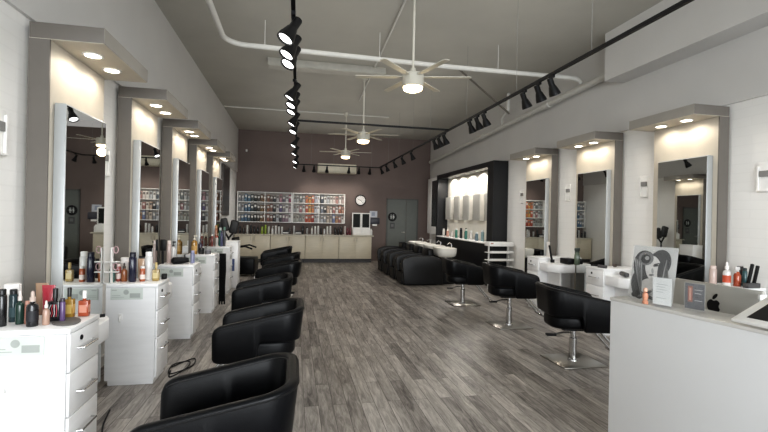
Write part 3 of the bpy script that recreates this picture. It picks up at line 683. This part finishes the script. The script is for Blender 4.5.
# backwash units
def backwash(label, y):
    t = thing('backwash_chair', label, 'shampoo chair', (2.42, y, 0), 0, 'backwash chairs along the shampoo wall')
    side = [(0.03, 0.02), (.0, .30), (-.02, .52), (.03, .61), (.25, .675), (.55, .675), (.80, .64), (.92, .56), (.95, .30), (.95, .02)]
    # smooth outline
    sm = []
    n = len(side)
    for i in range(n):
        a = Vector(side[i]); b_ = Vector(side[(i+1) % n])
        if 0 < i < 8: 
            p0 = Vector(side[i-1]); p3 = Vector(side[min(n-1, i+2)])
            for s in range(4):
                u = s/4; q = .5*((2*a)+(b_-p0)*u+(2*p0-5*a+4*b_-p3)*u*u+(3*a-p0-3*b_+p3)*u**3); sm.append((q.x, q.y))
        else: sm.append(tuple(a))
    for yy in (0, .60):
        Ms = Matrix(((1, 0, 0, 0), (0, 0, -1, yy+.12), (0, 1, 0, 0), (0, 0, 0, 1)))
        MB().prism(sm, 0, .12, bev=.025, seg=3, M=Ms).build('side_arm', BLACKT, t, angle=45)
    MB().box(.04, .62, .12, .60, .28, .46, bev=.05, seg=3).build('seat', BLACKL, t)
    MB().box(.0, .90, .125, .595, .02, .28).build('base', BLACK, t)
    MB().box(.60, .76, .12, .60, .42, .82, bev=.05, seg=3, M=Matrix.Translation((0, 0, 0))).build('backrest', BLACKL, t)
    bs = MB(); rings = []
    for z, s in ((.62, .7), (.66, .92), (.74, .99), (.835, 1.0), (.84, .93), (.79, .88), (.71, .7), (.70, .2)):
        rings.append([Vector((1.10+.25*s*math.copysign(abs(math.cos(a))**.6, math.cos(a)), .36+.30*s*math.copysign(abs(math.sin(a))**.6, math.sin(a)), z)) for a in [2*PI*k/32 for k in range(32)]])
    bs.loft(rings); b = bs.build('basin', mat('eeebe4', .12, var=.01, coat=.5), t, 'white ceramic basin', angle=50)
    MB().cyl((1.27, .36, .83), (1.27, .36, .93), .018).tube([(1.27, .36, .92), (1.21, .36, .95), (1.16, .36, .91)], .012).build('faucet', CHROME, b, 'chrome tap')
    MB().box(1.0, 1.28, .16, .56, 0, .64, bev=.02).build('pedestal', BLACK, t)
    return t
bl = ['nearest the camera', 'second from the camera', 'third from the camera', 'nearest the restroom door']
for k in range(4): backwash('black shampoo chair with white basin, '+bl[k], 9.55+.79*k)

# dark framed panels on both side walls near the back
t = thing('framed_panel', 'tall dark framed panel on the right wall beyond the shampoo niche', 'framed picture', (XR+.03, 13.45, 1.0))
MB().box(-.24, 0, 0, 1.1, 0, 1.85, bev=.004).build('frame', WHITE, t); MB().box(-.246, -.241, .02, .62, .25, 1.75).build('picture', mat('2c2c2e', .25, var=.2, scale=3), t)
t = thing('framed_panel', 'tall narrow dark picture on the left wall past the last mirror', 'framed picture', (XL-.03, 11.95, 1.48))
MB().box(0, .05, 0, 1.2, 0, 1.35, bev=.004).build('frame', mat('5a5654', .5), t); MB().box(.05, .054, .08, 1.12, .08, 1.27).build('picture', mat('32302f', .3, var=.6, scale=4), t)

# ------------------------------------------------------------------ back counter
nb = 4; X0, X1 = -1.80, 2.56; w = (X1-X0)/nb
for k in range(nb):
    t = thing('base_cabinet', 'cream two door base cabinet, %s from the left wall' % ORD[k], 'cabinet', (X0+k*w, 14.42, 0), 0, 'cream base cabinets on the back wall')
    MB().box(.005, w-.005, 0, .55, .12, .86).build('carcass', CREAM, t)
    MB().box(.005, w-.005, .05, .55, 0, .12).build('plinth', DGREY, t, 'dark recessed plinth')
    for s in (0, 1):
        a = .008+s*(w/2-.004)
        dd = MB().box(a, a+w/2-.012, -.02, -.001, .125, .855, bev=.003).build('door', CREAM, t)
        hx = a+(w/2-.06 if s == 0 else .04)
        MB().tube([(hx, -.02, .70), (hx, -.045, .71), (hx, -.045, .80), (hx, -.02, .81)], .006, 6).build('handle', STEEL, dd)
o = MB().box(X0, X1+.06, 14.37, 14.98, .861, .90, bev=.004).build('countertop', mat('c9c3b4', .3, var=.08, scale=30))
tag(o, 'long pale countertop running along the back wall', 'countertop')
# wall racks with hair colour boxes
def rack(x0, x1, label):
    t = thing('wall_rack', label, 'shelf', (x0, 14.78, 1.27), 0, 'white wall racks on the back wall')
    W = x1-x0; H = .99
    MB().box(0, .03, 0, .2, 0, H).build('side', WHITE, t); MB().box(W-.03, W, 0, .2, 0, H).build('side', WHITE, t)
    for k in range(4): MB().box(.03, W-.03, 0, .2, .0+k*.322, .022+k*.322).build('shelf', WHITE, t)
    MB().box(W/2-.01, W/2+.01, .01, .2, .022, .966).build('divider', WHITE, t)
    MB().box(.03, W-.03, .19, .2, .022, .966).build('back_board', mat('b9b2ab', .6), t)
rack(-1.79, -.06, 'white three shelf wall rack beside the left wall, mostly dark boxes')
rack(-.05, 1.69, 'white three shelf wall rack below the air conditioner, mostly pale boxes')
pa = [[('7f8286', 'grey'), ('8c9096', 'light grey'), ('4f7896', 'blue'), ('44708f', 'steel blue'), ('3c4a48', 'dark green'), ('2f3330', 'black'), ('4a4238', 'dark olive'), ('7d5a35', 'brown'), ('8a5a2e', 'tan brown'), ('965a3a', 'copper'), ('6b4a40', 'dark brown'), ('2f3036', 'black'), ('b9b4b6', 'pale grey'), ('c98a96', 'pink'), ('6d6a78', 'slate'), ('d3d3d3', 'white'), ('b04a6c', 'magenta')],
      [('8d8f92', 'grey'), ('a1a5aa', 'light grey'), ('466f92', 'blue'), ('3f688b', 'steel blue'), ('40505a', 'dark teal'), ('2b2d2e', 'black'), ('4f4436', 'dark olive'), ('80602f', 'ochre'), ('7b4f30', 'brown'), ('a05a34', 'copper'), ('8a5040', 'rust'), ('26272d', 'black'), ('c6c2c4', 'pale grey'), ('6a5a92', 'violet'), ('8a868c', 'slate'), ('dadad8', 'white'), ('bca3ac', 'dusty pink')],
      [('84878a', 'grey'), ('50789a', 'mid blue'), ('3c6890', 'blue'), ('385a72', 'steel blue'), ('3e4444', 'dark grey'), ('2d2f30', 'black'), ('4c4234', 'dark olive'), ('7a5a34', 'brown'), ('82502e', 'tan brown'), ('9a4f3c', 'rust'), ('7d4438', 'maroon'), ('2b2b30', 'black'), ('b7bcc2', 'pale grey'), ('55525a', 'dark slate'), ('8a6478', 'mauve'), ('9a7a8c', 'dusty mauve'), ('c9c9cc', 'white')]]
pb = [[('9aa0a0', 'grey'), ('a9aeb0', 'pale grey'), ('6d7678', 'slate'), ('b9bcbc', 'silver'), ('e0713a', 'orange'), ('e89a3c', 'amber'), ('d2603a', 'red orange'), ('aab4c6', 'pale blue'), ('c6ccd4', 'ice blue'), ('4a5566', 'navy'), ('d9d9d6', 'white'), ('b9bfc4', 'silver'), ('dcd6ce', 'ivory'), ('e0d2cc', 'pale pink'), ('c98a80', 'salmon'), ('dedbd6', 'white'), ('b9a39c', 'beige')],
      [('9a9fa0', 'grey'), ('c3c4c4', 'pale grey'), ('a86a72', 'rose'), ('c9cbca', 'silver'), ('d9583a', 'red orange'), ('e5a23e', 'amber'), ('e07a3a', 'orange'), ('b2bccc', 'pale blue'), ('d2d8de', 'ice blue'), ('7a8494', 'slate blue'), ('3e4048', 'charcoal'), ('c8a890', 'beige'), ('d8c8bc', 'ivory'), ('b8706a', 'salmon'), ('ded6d0', 'white'), ('c06a4a', 'terracotta'), ('c88a70', 'peach')],
      [('a3a69a', 'sage grey'), ('b4b6aa', 'pale sage'), ('a0a49c', 'grey'), ('b6b8b2', 'silver'), ('d8492e', 'red orange'), ('e2652f', 'orange'), ('c8402e', 'red'), ('a9b0b6', 'pale blue'), ('cfd2d4', 'ice blue'), ('b6bcc4', 'silver'), ('8a9098', 'slate'), ('c9b9a6', 'beige'), ('a89c94', 'taupe'), ('6a7ab0', 'blue'), ('c88a5a', 'tan'), ('b06a62', 'salmon'), ('d4ccc6', 'ivory')]]
boxmesh = {}
rown = ['top', 'middle', 'bottom']
for ui, (pal, xs, nm) in enumerate(((pa, -1.79, 'rack by left wall'), (pb, -.05, 'rack under air conditioner'))):
    for r in range(3):
        n = 17; usable = 1.67
        for k in range(n):
            x = xs+.035+.0985*k+(.012 if k > 8 else 0)
            if k == 8: x -= .012
            c, cn = pal[r][k]
            h = .20+.07*random.random(); wdt = .082
            mkey = (c, round(h, 1))
            if mkey not in boxmesh:
                mb = MB().m(0).box(0, wdt, 0, .14, 0, h, bev=.003).m(1).box(.012, wdt-.012, -.001, 0, h*.55, h*.85)
                lc = 'd8d5d0' if sum(hexc(c)) < .9 else '77706c'
                o = mb.build('color_box', [mat(desat(c, .38), .45, var=.12, scale=25), mat(lc, .5, var=.1)]); boxmesh[mkey] = o
            else:
                o = boxmesh[mkey].copy(); COL.objects.link(o)
            o.location = (x, 14.80, 1.27+(2-r)*.322+.0225)
            tag(o, '%s hair colour box, %s along %s shelf of %s' % (cn, ORD[k], rown[r], nm), 'box', 'hair colour boxes on the back wall racks')
# bottles on the back counter
ZB = .901
items = [(-1.66, '2b2b2e', 'black'), (-1.55, '3a3a3d', 'charcoal'), (-1.44, 'd9d9d6', 'white'), (-1.33, '2a2c2f', 'jet black'), (-1.22, '343437', 'dark grey'), (-1.12, '25282a', 'soot black'),
         (-.98, 'a5c23c', 'lime green'), (-.88, '9dbc34', 'bright green'), (-.78, 'd0d4c4', 'pale green'), (-.66, 'e2e2e0', 'white'), (-.56, 'dcdcda', 'white'), (-.46, 'e4e4e2', 'white'), (-.36, 'd8d8d6', 'white'),
         (-.12, '57575a', 'grey'), (.02, 'd0d0ce', 'silver white'), (.30, '3a3a3c', 'charcoal'), (.44, 'b4b4b2', 'silver'), (.60, 'e6e6e3', 'white'), (.70, 'dededb', 'white'), (.80, 'e2e2df', 'white'), (.90, '39393b', 'black'), (1.0, 'e0e0de', 'white'),
         (1.10, 'dcdcd9', 'white'), (1.20, 'e4e4e1', 'white'), (1.36, '1e1e22', 'black'), (1.46, '232327', 'black'), (1.56, '2b2226', 'black'), (1.68, 'd0c4c0', 'pale pink'), (1.77, '7a3040', 'wine red'), (1.86, '8a3a46', 'red')]
for k, (x, c, nm) in enumerate(items):
    bottle('%s bottle on the back counter, %s counting from the left wall' % (nm, ORD[k]), (x, 14.60+.03*((k*7) % 3), ZB), .24+.05*((k*5) % 4)/3, .036, ('can', 'pump', 'can', 'can')[k % 4], c, '2a2a2c' if k % 5 == 1 else c, None, 'bottles on the back counter', seg=12)
for x, nm in ((.16, 'on the back counter past the silver white bottle'), (-.24, 'on the back counter before the grey bottle')):
    t = thing('tool_caddy', 'dark white-trimmed tool caddy, '+nm, 'caddy', (x, 14.55, ZB), 0, 'dark caddies on the back counter')
    MB().box(-.09, .09, 0, .16, 0, .12, bev=.01).build('tray', mat('3a3a3c', .5), t); MB().box(-.09, .09, -.004, 0, .03, .06).build('trim', WHITE, t)
# white drawer boxes and white double mirror
t = thing('drawer_box', 'white two drawer box on the right end of the back counter', 'box', (1.93, 14.5, ZB))
MB().box(0, .60, 0, .35, 0, .22, bev=.004).build('carcass', WHITE, t)
for s in (0, 1): MB().box(.012+.295*s, .293+.295*s, -.012, 0, .015, .205, bev=.003).build('drawer', WHITE, t)
t = thing('double_mirror', 'white framed double mirror standing on the white drawer box', 'mirror', (1.91, 14.58, ZB+.222))
for s in (0, 1):
    f = MB().box(.31*s, .305+.31*s, 0, .03, 0, .52, bev=.004).build('frame', WHITE, t); MB().box(.035+.31*s, .27+.31*s, -.002, 0, .035, .485).build('glass', mat('151713', .45, var=.05, spec=.2), f, 'dark glass')
t = thing('squeeze_bottle', 'small white bottle at the right end of the back counter', 'bottle', (2.575, 14.6, ZB)); MB().lathe([(.03, 0), (.033, .01), (.033, .16), (.012, .18)], 12).build('body', WHITE, t); MB().lathe([(.013, .18), (.008, .22)], 10).build('cap', WHITE, t)
# clock
t = thing('wall_clock', 'round white wall clock with black rim above the double mirror', 'clock', (2.24, YB, 2.08), 0)
RX = Matrix.Rotation(PI/2, 4, 'X')
MB().lathe([(.19, 0), (.19, .035), (.165, .04), (.16, .02)], 32, RX).build('rim', BLACK, t); MB().lathe([(.16, .0), (.16, .022)], 32, RX).build('face', WHITE, t)
MB().box(-.006, .006, -.026, -.024, -.01, .09, M=Matrix.Rotation(-1.2, 4, 'Y')).build('hand', BLACK, t); MB().box(-.004, .004, -.028, -.026, -.01, .125, M=Matrix.Rotation(2.4, 4, 'Y')).build('hand', BLACK, t)
ck = MB()
for k in range(12): ck.box(-.004, .004, -.0235, -.022, .12, .145, M=Matrix.Rotation(k*PI/6, 4, 'Y'))
ck.build('marks', BLACK, t)
# paper towel dispenser and notice
t = thing('towel_dispenser', 'dark paper towel dispenser on the back wall beside the door', 'dispenser', (2.74, YB, 1.27))
MB().box(-.17, .17, -.12, 0, 0, .22, bev=.02).build('body', mat('3a3a44', .4), t); MB().box(-.08, .08, -.10, -.09, -.06, 0).build('paper', WHITE, t, 'white paper end')
o = MB().m(0).box(2.57, 2.84, YB-.004, YB, 1.50, 1.72).m(1).box(2.64, 2.76, YB-.005, YB-.004, 1.55, 1.68).build('notice', [mat('c9cdd6', .6), mat('9aa2b4', .6)])
tag(o, 'pale paper notice taped above the towel dispenser', 'notice')
# restroom signs on the door
t = thing('restroom_sign', 'round black restroom sign with white figures on the door', 'sign', (3.37, YB-.024, 1.53))
MB().lathe([(.155, 0), (.155, .008)], 32, RX).build('disc', BLACK, t)
fg = MB()
for s in (-.045, .045):
    fg.lathe([(.016, .0083), (.016, .0092)], 14, Matrix.Translation((s, 0, .065)) @ RX)
    Q = Matrix(((1, 0, 0, s), (0, 0, -1, -.0084), (0, 1, 0, 0), (0, 0, 0, 1)))
    fg.prism([(-.02, .04), (.02, .04), (.034 if s > 0 else .02, -.02), (.012, -.02), (.012, -.075), (-.012, -.075), (-.012, -.02), (-.034 if s > 0 else -.02, -.02)], 0, .0008, M=Q)
fg.box(-.003, .003, -.0092, -.0084, -.08, .08); fg.build('figures', mat('c9ccca', .5), t, 'white man and woman symbols')
o = MB().m(0).box(3.29, 3.46, YB-.03, YB-.023, 1.12, 1.33).m(1).box(3.33, 3.42, YB-.0308, YB-.03, 1.19, 1.28).build('door_plaque', [mat('4c4d4d', .5), mat('6d6e6e', .5)])
tag(o, 'small dark square plaque under the restroom sign', 'sign')
# air conditioner
t = thing('air_conditioner', 'white split air conditioner high on the back wall', 'air conditioner', (1.40, YB, 2.95))
MB().box(-.65, .65, -.24, 0, 0, .32, bev=.03, seg=3).build('housing', mat('d6d0bd', .45), t)
MB().box(-.60, .60, -.252, -.2, .01, .07, bev=.01).build('louvre', mat('c2bcab', .5), t); MB().box(-.62, .62, -.246, -.239, .09, .30).build('front_panel', mat('d9d3c1', .4), t)
t = thing('motion_sensor', 'tiny white motion sensor high on the back wall corner', 'sensor', (-1.55, YB, 3.6)); MB().box(-.03, .03, -.04, 0, -.04, .04, bev=.012).build('body', WHITE, t)

# black waiting chairs by the counter
t = thing('armchair', 'black boxy armchair between the left chairs and the back counter', 'chair', (-1.17, 11.5, 0), -.1)
MB().box(-.28, .28, -.28, .28, .05, .45, bev=.03, seg=3).build('seat', BLACKL, t); MB().box(-.28, -.2, -.28, .28, .40, .95, bev=.03, seg=3).build('backrest', BLACKL, t)
for s in (-1, 1):
    MB().tube([(-.22, s*.25, .46), (-.2, s*.26, .70), (.05, s*.27, .74), (.22, s*.27, .68)], .022, 8).build('armrest', BLACK, t); 
for x in (-.22, .22):
    for y in (-.22, .22): MB().cyl((x, y, 0), (x, y, .06), .02).build('foot', BLACK, t)

# ------------------------------------------------------------------ ceiling things
TR = thing('lighting_track', 'black rectangular lighting track hung from the ceiling on thin wires', 'lighting track', (0, 0, 3.1))
LX, RX_, BY = .05, 2.66, 13.85
def lx(y): return -.068+.0098*y
MB().loft([[Vector((lx(yy)+dx, yy, dz)) for dx, dz in ((-.016, -.016), (.016, -.016), (.016, .014), (-.016, .014))] for yy in (-.5, BY)]).build('rail', BLACK, TR)
for a in ((RX_-.016, RX_+.016, -.5, BY), (lx(BY), RX_, BY-.016, BY+.016), (lx(7.4), RX_, 7.385, 7.415)): MB().box(*a, -.016, .014).build('rail', BLACK, TR)
for y in (1.5, 3.6, 5.0, 6.6, 8.5, 9.8, 11.2, 12.5):
    MB().cyl((RX_, y, .02), (RX_, y, ZC-3.1), .0022, 5).build('wire', GREY, TR); MB().cyl((lx(y), y, .02), (lx(y), y, ZC-3.1), .0022, 5).build('wire', GREY, TR)
for x in (.5, 1.2, 1.9, 2.4): MB().cyl((x, BY, .02), (x, BY, ZC-3.1), .0022, 5).build('wire', GREY, TR)
def spot(label, loc, d, group, sc):
    t = thing('track_spotlight', label, 'spotlight', loc, 0, group); t.scale = (sc, sc, sc)
    MB().box(-.017, .017, -.04, .04, -.03, 0).cyl((0, 0, -.03), (0, 0, -.10), .008, 8).build('adapter', BLACK, t)
    d = Vector(d).normalized(); q = Matrix.Translation((0, 0, -.12)) @ d.to_track_quat('Z', 'Y').to_matrix().to_4x4()
    MB().lathe([(0, -.09), (.032, -.09), (.036, -.08), (.036, .0), (.045, .02), (.068, .10), (.071, .13), (.062, .13), (.058, .115)], 18, q).build('housing', BLACK, t)
    MB().lathe([(0, .116), (.0585, .116), (.055, .107)], 18, q).build('lamp', LAMPC, t, 'bright lamp face')
    return t
gA, gB, gC = 'spotlights on the left track', 'spotlights on the right track', 'spotlights on the back track'
sp = spot('track spotlight on the left track, first from the camera', (lx(3.42), 3.42, 3.082), (-.45, -.2, -.82), gA, .95)
for k, y in enumerate((3.76, 4.0, 5.12, 5.5, 5.85, 6.62, 7.25, 8.7, 9.9, 11.4, 12.7)):
    dup(sp, 'track spotlight on the left track, %s from the camera' % ORD[k+1], (lx(y), y, 3.082), .25*math.sin(k*2.3))
sp = spot('track spotlight on the right track, first from the camera', (RX_, 4.23, 3.082), (.42, .10, -.85), gB, .85)
for k, y in enumerate((4.49, 4.8, 5.91, 6.16, 6.43, 7.62, 7.92, 8.2, 9.9, 10.8, 11.7, 12.7, 13.5)):
    dup(sp, 'track spotlight on the right track, %s from the camera' % ORD[k+1], (RX_, y, 3.082))
sp = spot('track spotlight on the back track, first from the left', (.28, BY, 3.082), (0, .55, -.85), gC, .82)
for k, x in enumerate((.59, .99, 1.68, 2.0, 2.35)):
    dup(sp, 'track spotlight on the back track, %s from the left' % ORD[k+1], (x, BY, 3.082))
def fan(label, x, y, zl, rot):
    t = thing('ceiling_fan', label, 'ceiling fan', (x, y, zl), 0, 'white ceiling fans')
    FW = mat('c4c1b6', .45, var=.02)
    MB().lathe([(.03, ZC-zl-.09), (.06, ZC-zl-.05), (.065, ZC-zl)], 18).build('mount', FW, t)
    MB().cyl((0, 0, .2), (0, 0, ZC-zl-.05), .014, 10).build('rod', FW, t)
    MB().lathe([(.12, .045), (.128, .055), (.128, .19), (.115, .205), (.035, .21), (.03, .27), (.0, .27)], 28).build('motor', FW, t)
    MB().lathe([(0, -.01), (.07, -.006), (.11, .012), (.118, .045), (0, .045)], 28).build('light', LAMPW, t, 'warm glowing light bowl')
    for k in range(6):
        M_ = Matrix.Rotation(rot+k*PI/3, 4, 'Z') @ Matrix.Translation((0, 0, .165)) @ Matrix.Rotation(math.radians(4), 4, 'X')
        MB().prism([(.10, -.022), (.22, -.036), (.66, -.042), (.69, -.03), (.69, .03), (.66, .042), (.22, .036), (.10, .022)], -.004, .004, M=M_).build('blade', FW, t)
    ld = bpy.data.lights.new('fan_lamp', 'POINT'); ld.energy = 4; ld.color = (1, .82, .55); ld.shadow_soft_size = .1
    lo = bpy.data.objects.new('fan_lamp', ld); COL.objects.link(lo); lo.location = (x, y, zl-.13)
fan('white ceiling fan nearest the camera with a glowing light', 1.36, 5.08, 3.05, -.24)
fan('white ceiling fan in the middle of the row', 1.31, 8.57, 2.98, -.2)
fan('white ceiling fan farthest back, before the air conditioner', 1.32, 11.7, 3.07, -.15)
# conduits and fixture
PIPE = mat('d0cfca', .5, var=.03)
def arc(cx, cy, r, a0, a1, z, n=8): return [(cx+r*math.cos(a0+(a1-a0)*k/n), cy+r*math.sin(a0+(a1-a0)*k/n), z) for k in range(n+1)]
pp = [(-.955, -1, 3.88), (-.965, 6.07, 3.88)]+arc(-.665, 6.07, .3, PI, PI/2, 3.88)[1:]+[(2.3, 6.47, 3.88), (4.38, 6.45, 3.88)]+[(4.50, 6.45, 3.87), (4.56, 6.45, 3.84), (4.58, 6.45, 3.80)]
t = thing('ceiling_pipe', 'white pipe crossing the ceiling with a rounded bend by the left track', 'pipe', (0, 0, 0)); MB().tube(pp, .036, 12).build('pipe', PIPE, t)
for x in (-.45, 1.2, 3.1): MB().cyl((x, 6.43, 3.9), (x, 6.43, ZC), .006, 6).build('hanger', PIPE, t)
t = thing('drain_pipe', 'thick white drain pipe sloping along the top of the right wall', 'pipe', (0, 0, 0)); MB().tube([(4.62, 5.66, 3.765), (4.62, 9, 3.655), (4.62, 14.7, 3.463)], .055, 14).build('pipe', PIPE, t)
MB().cyl((4.62, 7.4, 3.707), (4.62, 7.6, 3.70), .068, 14).build('collar', PIPE, t); MB().cyl((4.62, 10.3, 3.61), (4.62, 10.45, 3.605), .068, 14).build('collar', PIPE, t)
MB().tube([(4.62, 9.3, 3.64), (4.5, 9.1, 3.8), (4.5, 8.8, 3.9), (4.5, 8.8, 4.26)], .035, 10).build('branch', PIPE, t)
tag(MB().tube([(1.22, 2.0, 4.262), (1.46, 10.3, 4.262)], .015, 8).build('ceiling_conduit', PIPE), 'thin conduit running along the ceiling beside the fans', 'conduit')
tag(MB().tube([(-1.8, 11.8, 4.262), (2.5, 11.8, 4.262)], .018, 8).build('ceiling_conduit', PIPE), 'thin conduit crossing the ceiling in front of the back wall', 'conduit')
tag(MB().tube([(2.9, 7.6, 4.26), (4.42, 8.6, 3.78)], .02, 8).build('pipe_brace', mat('77726a', .5)), 'thin brown brace slanting from ceiling to the right drain pipe', 'brace')
t = thing('ceiling_fixture', 'long white box fixture on the ceiling above the left track', 'light fixture', (.55, 8.05, 4.10))
MB().box(-1.05, 1.05, -.13, .13, .06, .18, bev=.006).build('housing', mat('b8b6ae', .5), t); MB().box(-1.03, 1.03, -.11, .11, .05, .061).build('diffuser', mat('bab8b0', .5), t)

# ------------------------------------------------------------------ light
def area(loc, rot, sx, sy, e, col=(1, 1, 1)):
    l = bpy.data.lights.new('window_or_fill_light', 'AREA'); l.shape = 'RECTANGLE'; l.size = sx; l.size_y = sy; l.energy = e; l.color = col  # shared by the window daylight and the added fills
    o = bpy.data.objects.new('window_or_fill_light', l); COL.objects.link(o); o.location = loc; o.rotation_euler = rot
    return o
area((1.45, YF-4, 2.2), (PI/2, 0, 0), 10.0, 4.4, 1350, (.93, .97, 1.0))
area((1.4, 7.0, 3.35), (PI, 0, 0), 4.6, 15, 34, (1, 1, 1))  # added upward fill that brightens the ceiling, no real lamp there
area((1.4, 8.5, 4.0), (0, 0, 0), 4.0, 12, 44, (1, .99, .98))  # added downward fill under the ceiling, not a fixture of the room
for y in (2.2, 4.0, 5.6, 7.2, 8.8, 10.4, 12.2, 13.6):
    for x, dx in ((lx(y), -1), (RX_, 1)):
        l = bpy.data.lights.new('track_lamp', 'SPOT'); l.energy = 30; l.color = (1, .98, .96); l.spot_size = math.radians(100); l.spot_blend = 1; l.shadow_soft_size = .12
        o = bpy.data.objects.new('track_lamp', l); COL.objects.link(o); o.location = (x+dx*.14, y, 2.82)
        o.rotation_euler = Vector((dx*.8, 0, -.8)).to_track_quat('-Z', 'Y').to_euler()
for x in (.59, 1.35, 2.0):
    l = bpy.data.lights.new('track_lamp', 'SPOT'); l.energy = 22; l.color = (1, .9, .8); l.spot_size = math.radians(80); l.spot_blend = 1; l.shadow_soft_size = .06
    o = bpy.data.objects.new('track_lamp', l); COL.objects.link(o); o.location = (x, BY+.15, 2.82); o.rotation_euler = Vector((0, .75, -.65)).to_track_quat('-Z', 'Y').to_euler()
W = bpy.data.worlds.new('world'); SC.world = W; W.use_nodes = True
W.node_tree.nodes['Background'].inputs[0].default_value = (.85, .92, 1, 1); W.node_tree.nodes['Background'].inputs[1].default_value = .6

# ------------------------------------------------------------------ camera
yaw, pitch, roll = math.radians(11.6), math.radians(.026), math.radians(1.2155)
f0 = Vector((math.sin(yaw), math.cos(yaw), 0)); r = Vector((math.cos(yaw), -math.sin(yaw), 0))
f = f0*math.cos(pitch)+Vector((0, 0, math.sin(pitch))); dn = -(r.cross(f))
c, s = math.cos(roll), math.sin(roll)
rt = r*c-dn*s; dv = r*s+dn*c
cd = bpy.data.cameras.new('camera'); cam = bpy.data.objects.new('camera', cd); COL.objects.link(cam)
cd.sensor_width = 36; cd.lens = 440/768*36; cd.clip_start = .05
up = -dv; bk = -f
cam.matrix_world = Matrix(((rt.x, up.x, bk.x, 0), (rt.y, up.y, bk.y, 0), (rt.z, up.z, bk.z, 1.55), (0, 0, 0, 1)))
SC.camera = cam
SC.view_settings.view_transform = 'Standard'
SC.view_settings.look = 'Medium High Contrast'
SC.view_settings.exposure = 0.17
SC.cycles.use_denoising = True
SC.cycles.max_bounces = 8; SC.cycles.diffuse_bounces = 5; SC.cycles.glossy_bounces = 4
SC.cycles.sample_clamp_indirect = 6
SC.cycles.caustics_reflective = False; SC.cycles.caustics_refractive = False
